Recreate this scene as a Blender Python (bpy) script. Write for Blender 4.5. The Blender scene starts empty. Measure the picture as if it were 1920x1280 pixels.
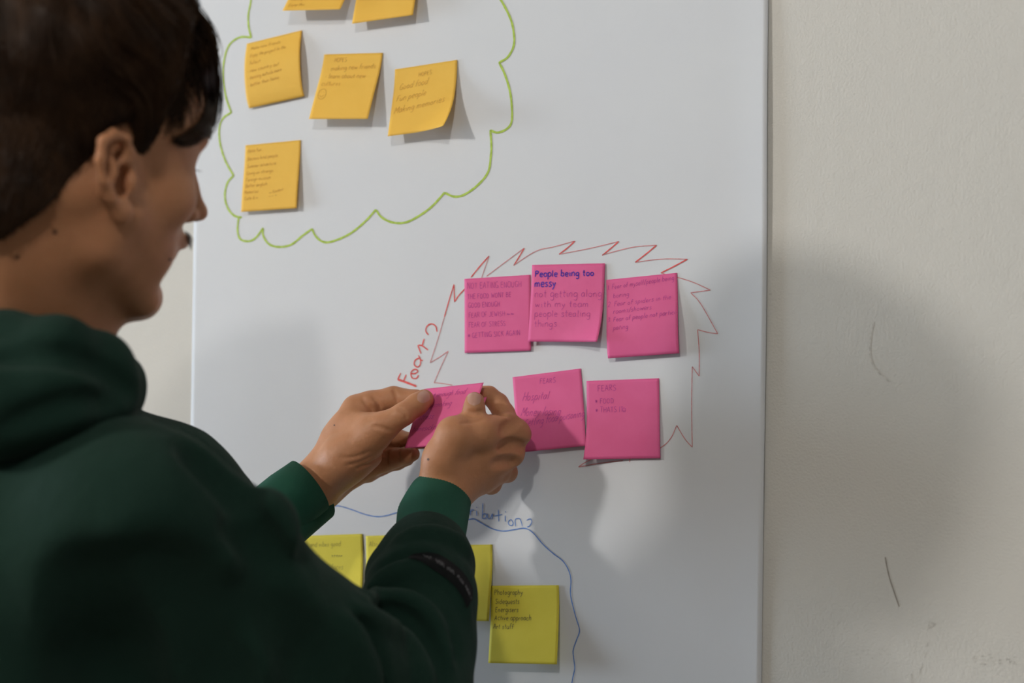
import bpy, bmesh, math, random
import numpy as np
from mathutils import Vector, Matrix
from mathutils.bvhtree import BVHTree

random.seed(7); rng = np.random.default_rng(7)
scene = bpy.context.scene
COL = scene.collection

# ------------------------------------------------------------------ camera
F = 2667.0                                   # focal length in pixels of the 1920 x 1280 frame (50 mm on 36 mm)
CAM = np.array([0.66, -1.267, 1.50])
YAW, PITCH, ROLL = math.radians(27.72), math.radians(1.89), math.radians(0.42)
def _rot():
    cr, sr = math.cos(ROLL), math.sin(ROLL)
    cp, sp = math.cos(PITCH), math.sin(PITCH)
    cy, sy = math.cos(YAW), math.sin(YAW)
    A = np.array([[cr, 0, -sr], [0, 1, 0], [sr, 0, cr]])
    B = np.array([[1, 0, 0], [0, cp, -sp], [0, sp, cp]])
    C = np.array([[cy, -sy, 0], [sy, cy, 0], [0, 0, 1]])
    return C @ B @ A
MC = _rot()                                  # columns: right, forward, up
cd = bpy.data.cameras.new('camera')
cam = bpy.data.objects.new('camera', cd); COL.objects.link(cam)
m4 = Matrix.Identity(4)
for r in range(3):
    m4[r][0] = MC[r, 0]; m4[r][1] = MC[r, 2]; m4[r][2] = -MC[r, 1]; m4[r][3] = CAM[r]
cam.matrix_world = m4
cd.sensor_width = 36.0; cd.lens = 50.0
cd.clip_start = 0.02
cd.dof.use_dof = True; cd.dof.focus_distance = 1.36; cd.dof.aperture_fstop = 3.6
scene.camera = cam
scene.view_settings.view_transform = 'Standard'
scene.view_settings.look = 'None'
scene.view_settings.gamma = 1.0
scene.view_settings.exposure = 0.48
scene.view_settings.use_curve_mapping = False
scene.cycles.use_denoising = True
scene.cycles.max_bounces = 5

# ------------------------------------------------------------------ world and lights
w = bpy.data.worlds.new('world'); scene.world = w; w.use_nodes = True
bg = w.node_tree.nodes['Background']
bg.inputs[0].default_value = (0.62, 0.75, 1.0, 1); bg.inputs[1].default_value = 0.4
def light(name, typ, loc, energy, color, **kw):
    ld = bpy.data.lights.new(name, typ); ld.energy = energy; ld.color = color
    for k, v in kw.items(): setattr(ld, k, v)
    o = bpy.data.objects.new(name, ld); COL.objects.link(o); o.location = loc
    return o
WIN = light('window_daylight', 'AREA', (-6.06, -1.55, 1.55), 150, (0.74, 0.87, 1.0), shape='RECTANGLE', size=1.9, size_y=1.4)
WIN.rotation_euler = (0, math.radians(-90), 0)
LAMP_A = (-1.40, -2.20, 2.46); LAMP_B = (0.58, -1.75, 2.46)
light('lamp_glow', 'POINT', LAMP_A, 70, (1.0, 0.95, 0.885), shadow_soft_size=0.085)
light('lamp_glow', 'POINT', LAMP_B, 19, (1.0, 0.95, 0.885), shadow_soft_size=0.05)

# ------------------------------------------------------------------ small helpers
def cpt(px, py, d):                          # pixel + depth -> camera space (right, forward, up)
    return np.array([(px - 960) / F * d, d, (640 - py) / F * d])
def c2w(p): return (np.asarray(p) @ MC.T) + CAM
def wallpt(px, py):                          # pixel -> (x, z) on the wall plane y = 0
    v = MC @ np.array([(px - 960) / F, 1.0, (640 - py) / F])
    t = -CAM[1] / v[1]
    return np.array([CAM[0] + v[0] * t, CAM[2] + v[2] * t])

def tag(o, label=None, cat=None, group=None, kind=None):
    if label: o['label'] = label
    if cat: o['category'] = cat
    if group: o['group'] = group
    if kind: o['kind'] = kind
    return o
def empty(name, loc=(0, 0, 0)):
    o = bpy.data.objects.new(name, None); COL.objects.link(o); o.location = loc
    o.empty_display_size = 0.05
    return o
def mesh(name, verts, faces, mat=None, parent=None, smooth=True):
    me = bpy.data.meshes.new(name)
    if isinstance(faces, np.ndarray):
        n, k = faces.shape
        me.vertices.add(len(verts)); me.vertices.foreach_set('co', np.asarray(verts, np.float32).ravel())
        me.loops.add(n * k); me.loops.foreach_set('vertex_index', faces.astype(np.int32).ravel())
        me.polygons.add(n); me.polygons.foreach_set('loop_start', np.arange(n, dtype=np.int32) * k)
        me.update(calc_edges=True); me.validate()
    else:
        me.from_pydata([tuple(map(float, v)) for v in verts], [], faces); me.update()
    if smooth:
        me.polygons.foreach_set('use_smooth', np.ones(len(me.polygons), dtype=bool))
    if mat: me.materials.append(mat)
    o = bpy.data.objects.new(name, me); COL.objects.link(o)
    if parent:
        o.parent = parent
        o.matrix_parent_inverse = Matrix.Translation(parent_loc(parent)).inverted()
    return o
def parent_loc(p):                           # built meshes stand at the world origin, Empties at their base
    return p.location.copy() if p.type == 'EMPTY' else Vector((0, 0, 0))
def box(name, lo, hi, mat, parent=None):
    x0, y0, z0 = lo; x1, y1, z1 = hi
    v = [(x0, y0, z0), (x1, y0, z0), (x1, y1, z0), (x0, y1, z0), (x0, y0, z1), (x1, y0, z1), (x1, y1, z1), (x0, y1, z1)]
    f = [(0, 3, 2, 1), (4, 5, 6, 7), (0, 1, 5, 4), (1, 2, 6, 5), (2, 3, 7, 6), (3, 0, 4, 7)]
    return mesh(name, v, f, mat, parent, smooth=False)

# ------------------------------------------------------------------ materials
def mat(name, color, rough=0.6, bump=None, mottle=None, sss=0, sheen=0, translucent=0, spec=0.5, emit=0):
    m = bpy.data.materials.new(name); m.use_nodes = True
    nt = m.node_tree; N = nt.nodes; L = nt.links
    b = N['Principled BSDF']; out = N['Material Output']
    b.inputs['Base Color'].default_value = (*color, 1)
    b.inputs['Roughness'].default_value = rough
    b.inputs['Specular IOR Level'].default_value = spec
    if sss:
        b.inputs['Subsurface Weight'].default_value = sss
        b.inputs['Subsurface Radius'].default_value = (1.0, 0.35, 0.18)
        b.inputs['Subsurface Scale'].default_value = 0.006
    if sheen:
        b.inputs['Sheen Weight'].default_value = sheen
        b.inputs['Sheen Roughness'].default_value = 0.6
        b.inputs['Sheen Tint'].default_value = (*[min(1, c * 3 + .1) for c in color], 1)
    tc = N.new('ShaderNodeTexCoord')
    if mottle:                                # (scale, second colour, detail)
        n = N.new('ShaderNodeTexNoise'); n.inputs['Scale'].default_value = mottle[0]; n.inputs['Detail'].default_value = 4
        L.new(tc.outputs['Object'], n.inputs['Vector'])
        r = N.new('ShaderNodeValToRGB'); r.color_ramp.elements[0].position = 0.35; r.color_ramp.elements[1].position = 0.65
        r.color_ramp.elements[0].color = (*color, 1); r.color_ramp.elements[1].color = (*mottle[1], 1)
        L.new(n.outputs['Fac'], r.inputs['Fac']); L.new(r.outputs['Color'], b.inputs['Base Color'])
    if bump:                                  # list of (scale, strength, distance)
        prev = None
        for sc, st, di in bump:
            n = N.new('ShaderNodeTexNoise'); n.inputs['Scale'].default_value = sc; n.inputs['Detail'].default_value = 3
            L.new(tc.outputs['Object'], n.inputs['Vector'])
            bn = N.new('ShaderNodeBump'); bn.inputs['Strength'].default_value = st; bn.inputs['Distance'].default_value = di
            L.new(n.outputs['Fac'], bn.inputs['Height'])
            if prev: L.new(prev.outputs['Normal'], bn.inputs['Normal'])
            prev = bn
        L.new(prev.outputs['Normal'], b.inputs['Normal'])
    if translucent:
        t = N.new('ShaderNodeBsdfTranslucent'); t.inputs['Color'].default_value = (*color, 1)
        mx = N.new('ShaderNodeMixShader'); mx.inputs[0].default_value = translucent
        L.new(b.outputs[0], mx.inputs[1]); L.new(t.outputs[0], mx.inputs[2]); L.new(mx.outputs[0], out.inputs['Surface'])
    if emit:
        b.inputs['Emission Color'].default_value = (*color, 1); b.inputs['Emission Strength'].default_value = emit
    return m

M_WALL = mat('wall_paint', (0.645, 0.638, 0.605), 0.85, bump=[(420, 0.25, 0.002), (60, 0.12, 0.004)], mottle=(3, (0.66, 0.653, 0.62)), spec=0.2)
M_ROOM = mat('room_paint', (0.36, 0.345, 0.32), 0.9, spec=0.2, mottle=(2, (0.38, 0.365, 0.335)))
M_FLOOR = mat('floor_vinyl', (0.16, 0.13, 0.10), 0.5, mottle=(6, (0.20, 0.16, 0.12)))
M_WHITE = mat('white_paint', (0.75, 0.75, 0.73), 0.5, mottle=(5, (0.77, 0.77, 0.75)))
M_GLASS = mat('window_glass', (0.9, 0.95, 1.0), 0.05); M_GLASS.node_tree.nodes['Principled BSDF'].inputs['Transmission Weight'].default_value = 1
M_LAMP = mat('lamp_diffuser', (1.0, 0.92, 0.8), 0.4, emit=3)
M_PAPER = mat('flip_paper', (0.70, 0.73, 0.775), 0.75, bump=[(30, 0.05, 0.004), (900, 0.08, 0.0004)], mottle=(8, (0.715, 0.745, 0.785)), translucent=0.05, spec=0.2)
M_ORANGE = mat('orange_note_paper', (0.96, 0.61, 0.105), 0.65, mottle=(40, (0.98, 0.635, 0.115)), translucent=0.24, spec=0.25)
M_PINK = mat('pink_note_paper', (0.84, 0.145, 0.365), 0.6, mottle=(40, (0.87, 0.16, 0.395)), translucent=0.2, spec=0.3)
M_YELLOW = mat('yellow_note_paper', (0.81, 0.72, 0.085), 0.65, mottle=(40, (0.84, 0.75, 0.095)), translucent=0.2, spec=0.25)
def ink(name, c): return mat(name, c, 0.6, mottle=(300, tuple(min(1, x * 1.35 + .01) for x in c)), spec=0.2)
I_GREEN = ink('green_marker', (0.34, 0.47, 0.075)); I_RED = ink('red_marker', (0.60, 0.09, 0.085)); I_REDTHIN = ink('red_marker_thin', (0.52, 0.22, 0.23))
I_BLUE = ink('blue_marker', (0.11, 0.22, 0.52)); I_VIOLET = ink('violet_pen', (0.07, 0.02, 0.30)); I_FAINT = ink('faint_pen_on_pink', (0.43, 0.05, 0.25))
I_BROWN = ink('pencil_on_orange', (0.52, 0.27, 0.045)); I_OLIVE = ink('pencil_on_yellow', (0.33, 0.29, 0.06)); I_DARKPEN = ink('pen_on_yellow', (0.12, 0.11, 0.05))
I_PENCIL = ink('pencil_grey', (0.25, 0.23, 0.20)); I_SMUDGE = ink('smudge_grey', (0.50, 0.49, 0.46))
M_SKIN = mat('skin', (0.43, 0.200, 0.100), 0.52, bump=[(110, 0.16, 0.002), (420, 0.22, 0.0010), (1600, 0.18, 0.0004)], mottle=(55, (0.47, 0.220, 0.115)), sss=0.12, spec=0.3)
M_NAIL = mat('fingernail', (0.47, 0.26, 0.20), 0.35, mottle=(80, (0.50, 0.29, 0.23)), sss=0.1, spec=0.35)
M_MOLE = mat('mole', (0.10, 0.04, 0.02), 0.6, mottle=(80, (0.12, 0.05, 0.03)))
M_HAIR = mat('dark_brown_hair', (0.020, 0.0105, 0.006), 0.42, mottle=(30, (0.040, 0.020, 0.010)), spec=0.12)
M_FHAIR = mat('brown_facial_hair', (0.07, 0.035, 0.018), 0.5, mottle=(30, (0.11, 0.055, 0.028)), spec=0.3)
M_HOOD = mat('green_fleece', (0.0070, 0.0235, 0.0170), 0.95, bump=[(900, 0.35, 0.0012), (28, 0.30, 0.012)], mottle=(12, (0.0080, 0.0270, 0.0195)), sheen=0.13, spec=0.15)
M_CUFF = mat('green_rib_knit', (0.011, 0.066, 0.043), 0.9, bump=[(1100, 0.3, 0.0008)], mottle=(12, (0.012, 0.063, 0.040)), sheen=0.2, spec=0.15)
M_BAND = mat('black_tape', (0.005, 0.006, 0.007), 0.9, mottle=(60, (0.007, 0.008, 0.009)), spec=0.15)
M_BANDTXT = mat('grey_print', (0.16, 0.17, 0.18), 0.7, mottle=(200, (0.08, 0.08, 0.09)))
M_TROUSER = mat('dark_denim', (0.02, 0.025, 0.04), 0.9, mottle=(60, (0.03, 0.035, 0.05)))
M_SHOE = mat('shoe_leather', (0.03, 0.03, 0.03), 0.6, mottle=(20, (0.04, 0.04, 0.04)))
M_EYE = mat('eyeball', (0.7, 0.68, 0.65), 0.2, mottle=(60, (0.72, 0.70, 0.67)))

# ------------------------------------------------------------------ room shell
X0, X1, Y0, Y1, H = -6.2, 3.2, -4.6, 0.0, 2.65
tag(box('wall_front', (X0 - .1, 0.0, 0), (X1 + .1, 0.1, H), M_WALL), kind='structure')
tag(box('wall_right', (X1, Y0, 0), (X1 + .1, Y1, H), M_ROOM), kind='structure')
tag(box('wall_back', (X0 - .1, Y0 - .1, 0), (X1 + .1, Y0, H), M_ROOM), kind='structure')
tag(box('floor', (X0 - .1, Y0 - .1, -0.1), (X1 + .1, 0.1, 0), M_FLOOR), kind='structure')
tag(box('ceiling', (X0 - .1, Y0 - .1, H), (X1 + .1, 0.1, H + .1), M_ROOM), kind='structure')
WY0, WY1, WZ0, WZ1 = -2.55, -0.55, 0.85, 2.25
wl = empty('wall_left', (X0, -2.2, 0)); tag(wl, kind='structure')
box('panel', (X0 - .1, Y0, 0), (X0, WY0, H), M_ROOM, wl); box('panel', (X0 - .1, WY1, 0), (X0, Y1, H), M_ROOM, wl)
box('panel', (X0 - .1, WY0, 0), (X0, WY1, WZ0), M_ROOM, wl); box('panel', (X0 - .1, WY0, WZ1), (X0, WY1, H), M_ROOM, wl)
wn = empty('window_1', (X0, -1.55, WZ0)); tag(wn, kind='structure')
for lo, hi in (((X0 - .08, WY0, WZ0), (X0 - .02, WY0 + .06, WZ1)), ((X0 - .08, WY1 - .06, WZ0), (X0 - .02, WY1, WZ1)),
               ((X0 - .08, WY0, WZ0), (X0 - .02, WY1, WZ0 + .06)), ((X0 - .08, WY0, WZ1 - .06), (X0 - .02, WY1, WZ1)),
               ((X0 - .08, -1.58, WZ0), (X0 - .02, -1.52, WZ1))):
    box('window_frame', lo, hi, M_WHITE, wn)
for a, b in ((WY0 + .06, -1.58), (-1.52, WY1 - .06)):
    box('pane', (X0 - .055, a, WZ0 + .06), (X0 - .049, b, WZ1 - .06), M_GLASS, wn)
tag(box('baseboard_front', (X0, -0.015, 0), (X1, 0, 0.08), M_WHITE), kind='structure')

def lathe(name, prof, mat_, parent, loc, n=32):
    vs, fs = [], []
    for r, z in prof:
        for i in range(n):
            a = 2 * math.pi * i / n; vs.append((loc[0] + r * math.cos(a), loc[1] + r * math.sin(a), loc[2] + z))
    for j in range(len(prof) - 1):
        for i in range(n):
            fs.append((j * n + i, j * n + (i + 1) % n, (j + 1) * n + (i + 1) % n, (j + 1) * n + i))
    return mesh(name, vs, fs, mat_, parent)
for loc, lab in ((LAMP_A, 'round ceiling lamp near the window wall'), (LAMP_B, 'round ceiling lamp above the flip chart sheet')):
    lt = empty('ceiling_lamp', (loc[0], loc[1], H)); tag(lt, lab, 'lamp', 'round ceiling lamps')
    lathe('canopy', [(0.0, 0), (0.17, 0), (0.17, -0.02), (0.12, -0.035), (0.0, -0.035)], M_WHITE, lt, (loc[0], loc[1], H))
    lathe('diffuser', [(0.115, -0.03), (0.12, -0.05), (0.10, -0.055), (0.0, -0.056)], M_LAMP, lt, (loc[0], loc[1], H))

# ------------------------------------------------------------------ flip chart sheet on the wall
PXL = wallpt(361, 600)[0]; PXR = wallpt(1437, 600)[0]
PZ0, PZ1 = 0.95, 1.98
def vnoise(x, z):
    return (math.sin(7.1 * x + 3.3 * z + 1.0) * math.sin(5.2 * z - 2.7 * x) + 0.6 * math.sin(13 * x - 9 * z + 2) * math.sin(4 * x + 11 * z))
def right_edge(z):
    return PXR + (z - 1.51) * 0.009 + 0.0009 * math.sin(9 * z)
def paper_y(x, z):
    t = (x - PXL) / (PXR - PXL)
    e = max(0.0, (t - 0.95) / 0.05)
    lift = e ** 1.6 * (0.0018 + 0.0006 * math.sin(8.5 * z + 0.8) + 0.0004 * math.sin(19 * z))
    near = min(1.0, t / 0.12)
    return -(0.0004 + (0.0014 + 0.0008 * vnoise(x, z)) * near + lift)
nx, nz = 120, 170
vs, fs = [], []
for back in (0, 1):
    for j in range(nz + 1):
        z = PZ0 + (PZ1 - PZ0) * j / nz
        for i in range(nx + 1):
            t = i / nx; x = PXL + (right_edge(z) - PXL) * t
            vs.append((x, paper_y(x, z) + (0.0002 if back else 0), z))
n1 = (nx + 1) * (nz + 1)
def pid(i, j, b): return b * n1 + j * (nx + 1) + i
for j in range(nz):
    for i in range(nx):
        fs.append((pid(i, j, 0), pid(i + 1, j, 0), pid(i + 1, j + 1, 0), pid(i, j + 1, 0)))
        fs.append((pid(i, j, 1), pid(i, j + 1, 1), pid(i + 1, j + 1, 1), pid(i + 1, j, 1)))
for i in range(nx):
    fs.append((pid(i, 0, 0), pid(i, 0, 1), pid(i + 1, 0, 1), pid(i + 1, 0, 0))); fs.append((pid(i, nz, 0), pid(i + 1, nz, 0), pid(i + 1, nz, 1), pid(i, nz, 1)))
for j in range(nz):
    fs.append((pid(0, j, 0), pid(0, j + 1, 0), pid(0, j + 1, 1), pid(0, j, 1))); fs.append((pid(nx, j, 0), pid(nx, j, 1), pid(nx, j + 1, 1), pid(nx, j + 1, 0)))
sheet = empty('flip_chart_sheet', (0.5 * (PXL + PXR), -0.003, PZ0))
tag(sheet, 'large white flip chart paper sheet hung flat on the pale wall', 'paper')
po = mesh('paper', vs, fs, M_PAPER, sheet)
for p in po.data.polygons[2 * nx * nz:]: p.use_smooth = False

# ------------------------------------------------------------------ strokes drawn as thin raised ribbons
def resample(pts, step):
    pts = np.asarray(pts, float); seg = np.linalg.norm(np.diff(pts, axis=0), axis=1)
    L = np.concatenate([[0], np.cumsum(seg)])
    if L[-1] < 1e-9: return pts[:1]
    n = max(2, int(L[-1] / step) + 1); t = np.linspace(0, L[-1], n)
    return np.stack([np.interp(t, L, pts[:, k]) for k in range(pts.shape[1])], 1)
def smooth_path(pts, n=6):
    pts = [np.asarray(p, float) for p in pts]
    if len(pts) < 3: return np.array(pts)
    P = [2 * pts[0] - pts[1]] + pts + [2 * pts[-1] - pts[-2]]
    out = []
    for i in range(1, len(P) - 2):
        for k in range(n):
            t = k / n; a, b, c, d = P[i - 1], P[i], P[i + 1], P[i + 2]
            out.append(0.5 * (2 * b + (c - a) * t + (2 * a - 5 * b + 4 * c - d) * t * t + (3 * b - a - 3 * c + d) * t ** 3))
    out.append(pts[-1]); return np.array(out)
def ribbon_geo(paths, width, surf, vs, fs, step=0.0015):
    """paths in 2-D surface units (metres), surf maps (a, b) -> 3-D point just above the surface"""
    for pts in paths:
        p = resample(pts, step)
        if len(p) < 2: continue
        t = np.gradient(p, axis=0); t /= np.maximum(np.linalg.norm(t, axis=1, keepdims=True), 1e-9)
        nrm = np.stack([-t[:, 1], t[:, 0]], 1)
        b = len(vs)
        for k in range(len(p)):
            wv = width * (0.5 + 0.5 * (0.85 + 0.15 * math.sin(k * 0.9)))
            if k in (0, len(p) - 1): wv *= 0.7
            for s in (-.5, .5):
                q = p[k] + nrm[k] * wv * s; vs.append(surf(q[0], q[1]))
        for k in range(len(p) - 1): fs.append((b + 2 * k, b + 2 * k + 2, b + 2 * k + 3, b + 2 * k + 1))
def ribbon(name, paths, width, surf, m, parent, step=0.0015):
    vs, fs = [], []; ribbon_geo(paths, width, surf, vs, fs, step)
    if not fs: return None
    return mesh(name, vs, fs, m, parent, smooth=False)
def psurf(x, z): return (x, paper_y(x, z) - 0.0004, z)
def wsurf(x, z): return (x, -0.0003, z)
def px2wall(pts, smooth=True, n=6):
    p = [wallpt(*q) for q in pts]
    return smooth_path(p, n) if smooth else np.array(p)

green = [[(470, -25), (473, 0), (468, 29), (469, 52), (474, 72)],
 [(474, 71), (451, 71), (431, 86), (422, 114), (420, 147), (426, 184), (436, 212)],
 [(436, 211), (420, 222), (413, 239), (414, 268), (424, 301), (440, 330)],
 [(440, 329), (428, 343), (423, 367), (428, 389), (440, 404), (455, 408)],
 [(449, 407), (447, 433), (453, 449), (470, 452), (483, 444), (495, 427)],
 [(495, 428), (495, 441), (505, 457), (523, 463), (547, 459), (569, 442), (587, 429)],
 [(587, 429), (593, 442), (606, 453), (624, 453), (657, 439), (686, 416), (707, 393)],
 [(707, 394), (718, 408), (737, 417), (759, 418), (781, 409), (810, 389), (836, 361)],
 [(836, 362), (854, 369), (873, 365), (898, 347), (917, 323), (922, 294), (923, 272), (921, 244)],
 [(921, 245), (935, 249), (952, 242), (961, 228), (961, 198), (957, 169), (948, 140), (937, 117)],
 [(937, 118), (953, 108), (964, 88), (965, 66), (959, 37), (942, 3), (925, -22)]]
tag(ribbon('cloud_outline', [px2wall(g) for g in green], 0.0026, psurf, I_GREEN, sheet), 'green marker cloud outline')
red_bold = [[(835, 594), (844, 563), (853, 534)], [(853, 533), (854, 566)], [(854, 566), (862, 554), (875, 540)],
 [(885, 520), (902, 499), (919, 480)], [(985, 465), (975, 482), (965, 498)], [(1080, 452), (1067, 464), (1050, 477)],
 [(1162, 453), (1147, 466), (1131, 479)], [(1233, 460), (1215, 475), (1193, 492)], [(1291, 486), (1267, 499), (1241, 512)]]
red_thin = [[(850, 722), (833, 719), (815, 717)], [(815, 718), (828, 688), (842, 658)], [(842, 658), (826, 669), (808, 680)], [(808, 680), (822, 638), (835, 594)],
 [(919, 480), (912, 500), (905, 521)], [(914, 518), (950, 491), (985, 465)], [(965, 497), (1007, 471), (1040, 463), (1080, 452)],
 [(1050, 477), (1107, 466), (1162, 453)], [(1131, 478), (1187, 464), (1233, 460)], [(1193, 492), (1241, 486), (1291, 486)],
 [(1241, 512), (1295, 527), (1334, 544)], [(1334, 544), (1297, 549)], [(1297, 549), (1316, 570), (1348, 626)], [(1348, 626), (1329, 623), (1310, 618)],
 [(1310, 618), (1313, 660), (1313, 705)], [(1313, 705), (1300, 687)], [(1300, 687), (1299, 760), (1300, 838)], [(1300, 838), (1286, 822), (1271, 797)],
 [(1271, 797), (1259, 822), (1239, 840), (1200, 858)], [(1182, 866), (1184, 855)], [(1086, 875), (1098, 867), (1112, 860)], [(1087, 875), (1120, 869), (1170, 863)]]
for g in red_bold: tag(ribbon('jagged_stroke', [px2wall(g)], 0.0013, psurf, I_RED, sheet), 'red marker stroke of the jagged burst')
for g in red_thin: tag(ribbon('jagged_stroke', [px2wall(g)], 0.0009, psurf, I_REDTHIN, sheet), 'thin red stroke of the jagged burst')
ears = [[(747, 711), (764, 717), (782, 724)], [(747, 711), (753, 699)], [(758, 714), (763, 702)],
 [(772, 700), (780, 700), (785, 695), (779, 692), (772, 698), (774, 708), (782, 709), (786, 703)],
 [(787, 671), (780, 675), (778, 683), (784, 688), (789, 684), (790, 675), (786, 666)], [(790, 674), (794, 676)],
 [(785, 647), (788, 655), (791, 663)], [(786, 647), (793, 648), (804, 656)], [(793, 648), (797, 635)],
 [(805, 628), (800, 620), (803, 611), (811, 607), (819, 612), (821, 622)]]
tag(ribbon('lettering', [px2wall(g) for g in ears[:1]], 0.0024, psurf, I_RED, sheet), 'red handwritten Fears')
tag(ribbon('lettering', [px2wall(g) for g in ears[1:]], 0.0015, psurf, I_RED, sheet), 'red handwritten Fears')
blue = [[(560, 975), (600, 956), (623, 950), (636, 948), (661, 955), (686, 964), (708, 968), (726, 966), (744, 961), (790, 950), (840, 962), (876, 973), (889, 972), (901, 978), (923, 990),
 (945, 995), (967, 992), (986, 990), (1001, 998), (1020, 1020), (1039, 1037), (1057, 1051), (1068, 1069), (1072, 1087), (1071, 1112), (1076, 1137), (1082, 1159), (1088, 1181), (1082, 1200),
 (1076, 1219), (1078, 1240), (1079, 1253), (1075, 1272), (1072, 1300), (1076, 1340)]]
tag(ribbon('cloud_outline', [px2wall(g) for g in blue], 0.0012, psurf, I_BLUE, sheet), 'blue pen wavy outline')
blet = [[(838, 925), (831, 930), (829, 940), (836, 946), (842, 942)], [(851, 938), (847, 943), (851, 949), (856, 944), (851, 938)], [(861, 950), (861, 940), (868, 940), (869, 951)],
 [(877, 939), (877, 960), (881, 962)], [(872, 948), (883, 947)], [(883, 953), (884, 966)], [(884, 960), (887, 955), (891, 957)], [(895, 957), (896, 967)], [(895, 950), (896, 951.5)],
 [(907, 943), (906, 972)], [(906, 966), (910, 962), (914, 966), (911, 972), (906, 971)], [(916, 962), (916, 970), (921, 972), (925, 962), (925, 973)],
 [(936, 955), (937, 977)], [(928, 967), (943, 964)], [(949, 966), (949, 977)], [(949, 958), (950, 960)], [(960, 973), (955, 977), (956, 983), (961, 985), (964, 980), (960, 973)],
 [(968, 986), (968, 973), (976, 972), (979, 978), (981, 986)], [(989, 975), (996, 972), (999, 978), (994, 986), (990, 987)]]
tag(ribbon('lettering', [px2wall(g) for g in blet], 0.0010, psurf, I_BLUE, sheet), 'blue handwritten Contributions')

# pencil marks and scuffs on the bare wall
wf = bpy.data.objects['wall_front']
ribbon('pencil_mark', [px2wall([(1660, 1044), (1664, 1066), (1669, 1086), (1677, 1110), (1686, 1137)])], 0.0012, wsurf, I_PENCIL, wf)
ribbon('pencil_mark', [px2wall([(1638, 604), (1632, 636), (1632, 668), (1642, 692), (1668, 716)])], 0.0014, wsurf, I_SMUDGE, wf)
ribbon('pencil_mark', [px2wall([(1740, 1203), (1738, 1212)]), px2wall([(1736, 1222), (1733, 1232)]), px2wall([(1729, 1244), (1723, 1264)]), px2wall([(1709, 1262), (1710, 1285)])], 0.0009, wsurf, I_SMUDGE, wf)
sm = []
for k in range(4): sm.append(px2wall([(1744 + 3.4 * k, 1164 + 1.2 * k), (1739 + 3.2 * k, 1181 - 2.4 * k)]))
for k in range(26):
    a = 1822 + rng.uniform(0, 80); b = 1236 + rng.uniform(-8, 10); sm.append(px2wall([(a, b), (a + rng.uniform(2, 6), b + rng.uniform(-3, 3))]))
for k in range(12):
    a = 1604 + rng.uniform(0, 60); b = 1222 + rng.uniform(-10, 12); sm.append(px2wall([(a, b), (a + rng.uniform(1, 5), b + rng.uniform(-3, 3))]))
sm += [px2wall([(1442, 551), (1448, 551)]), px2wall([(1441, 1050), (1446, 1049)])]
ribbon('scuff', sm, 0.0010, wsurf, I_SMUDGE, wf)

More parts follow.
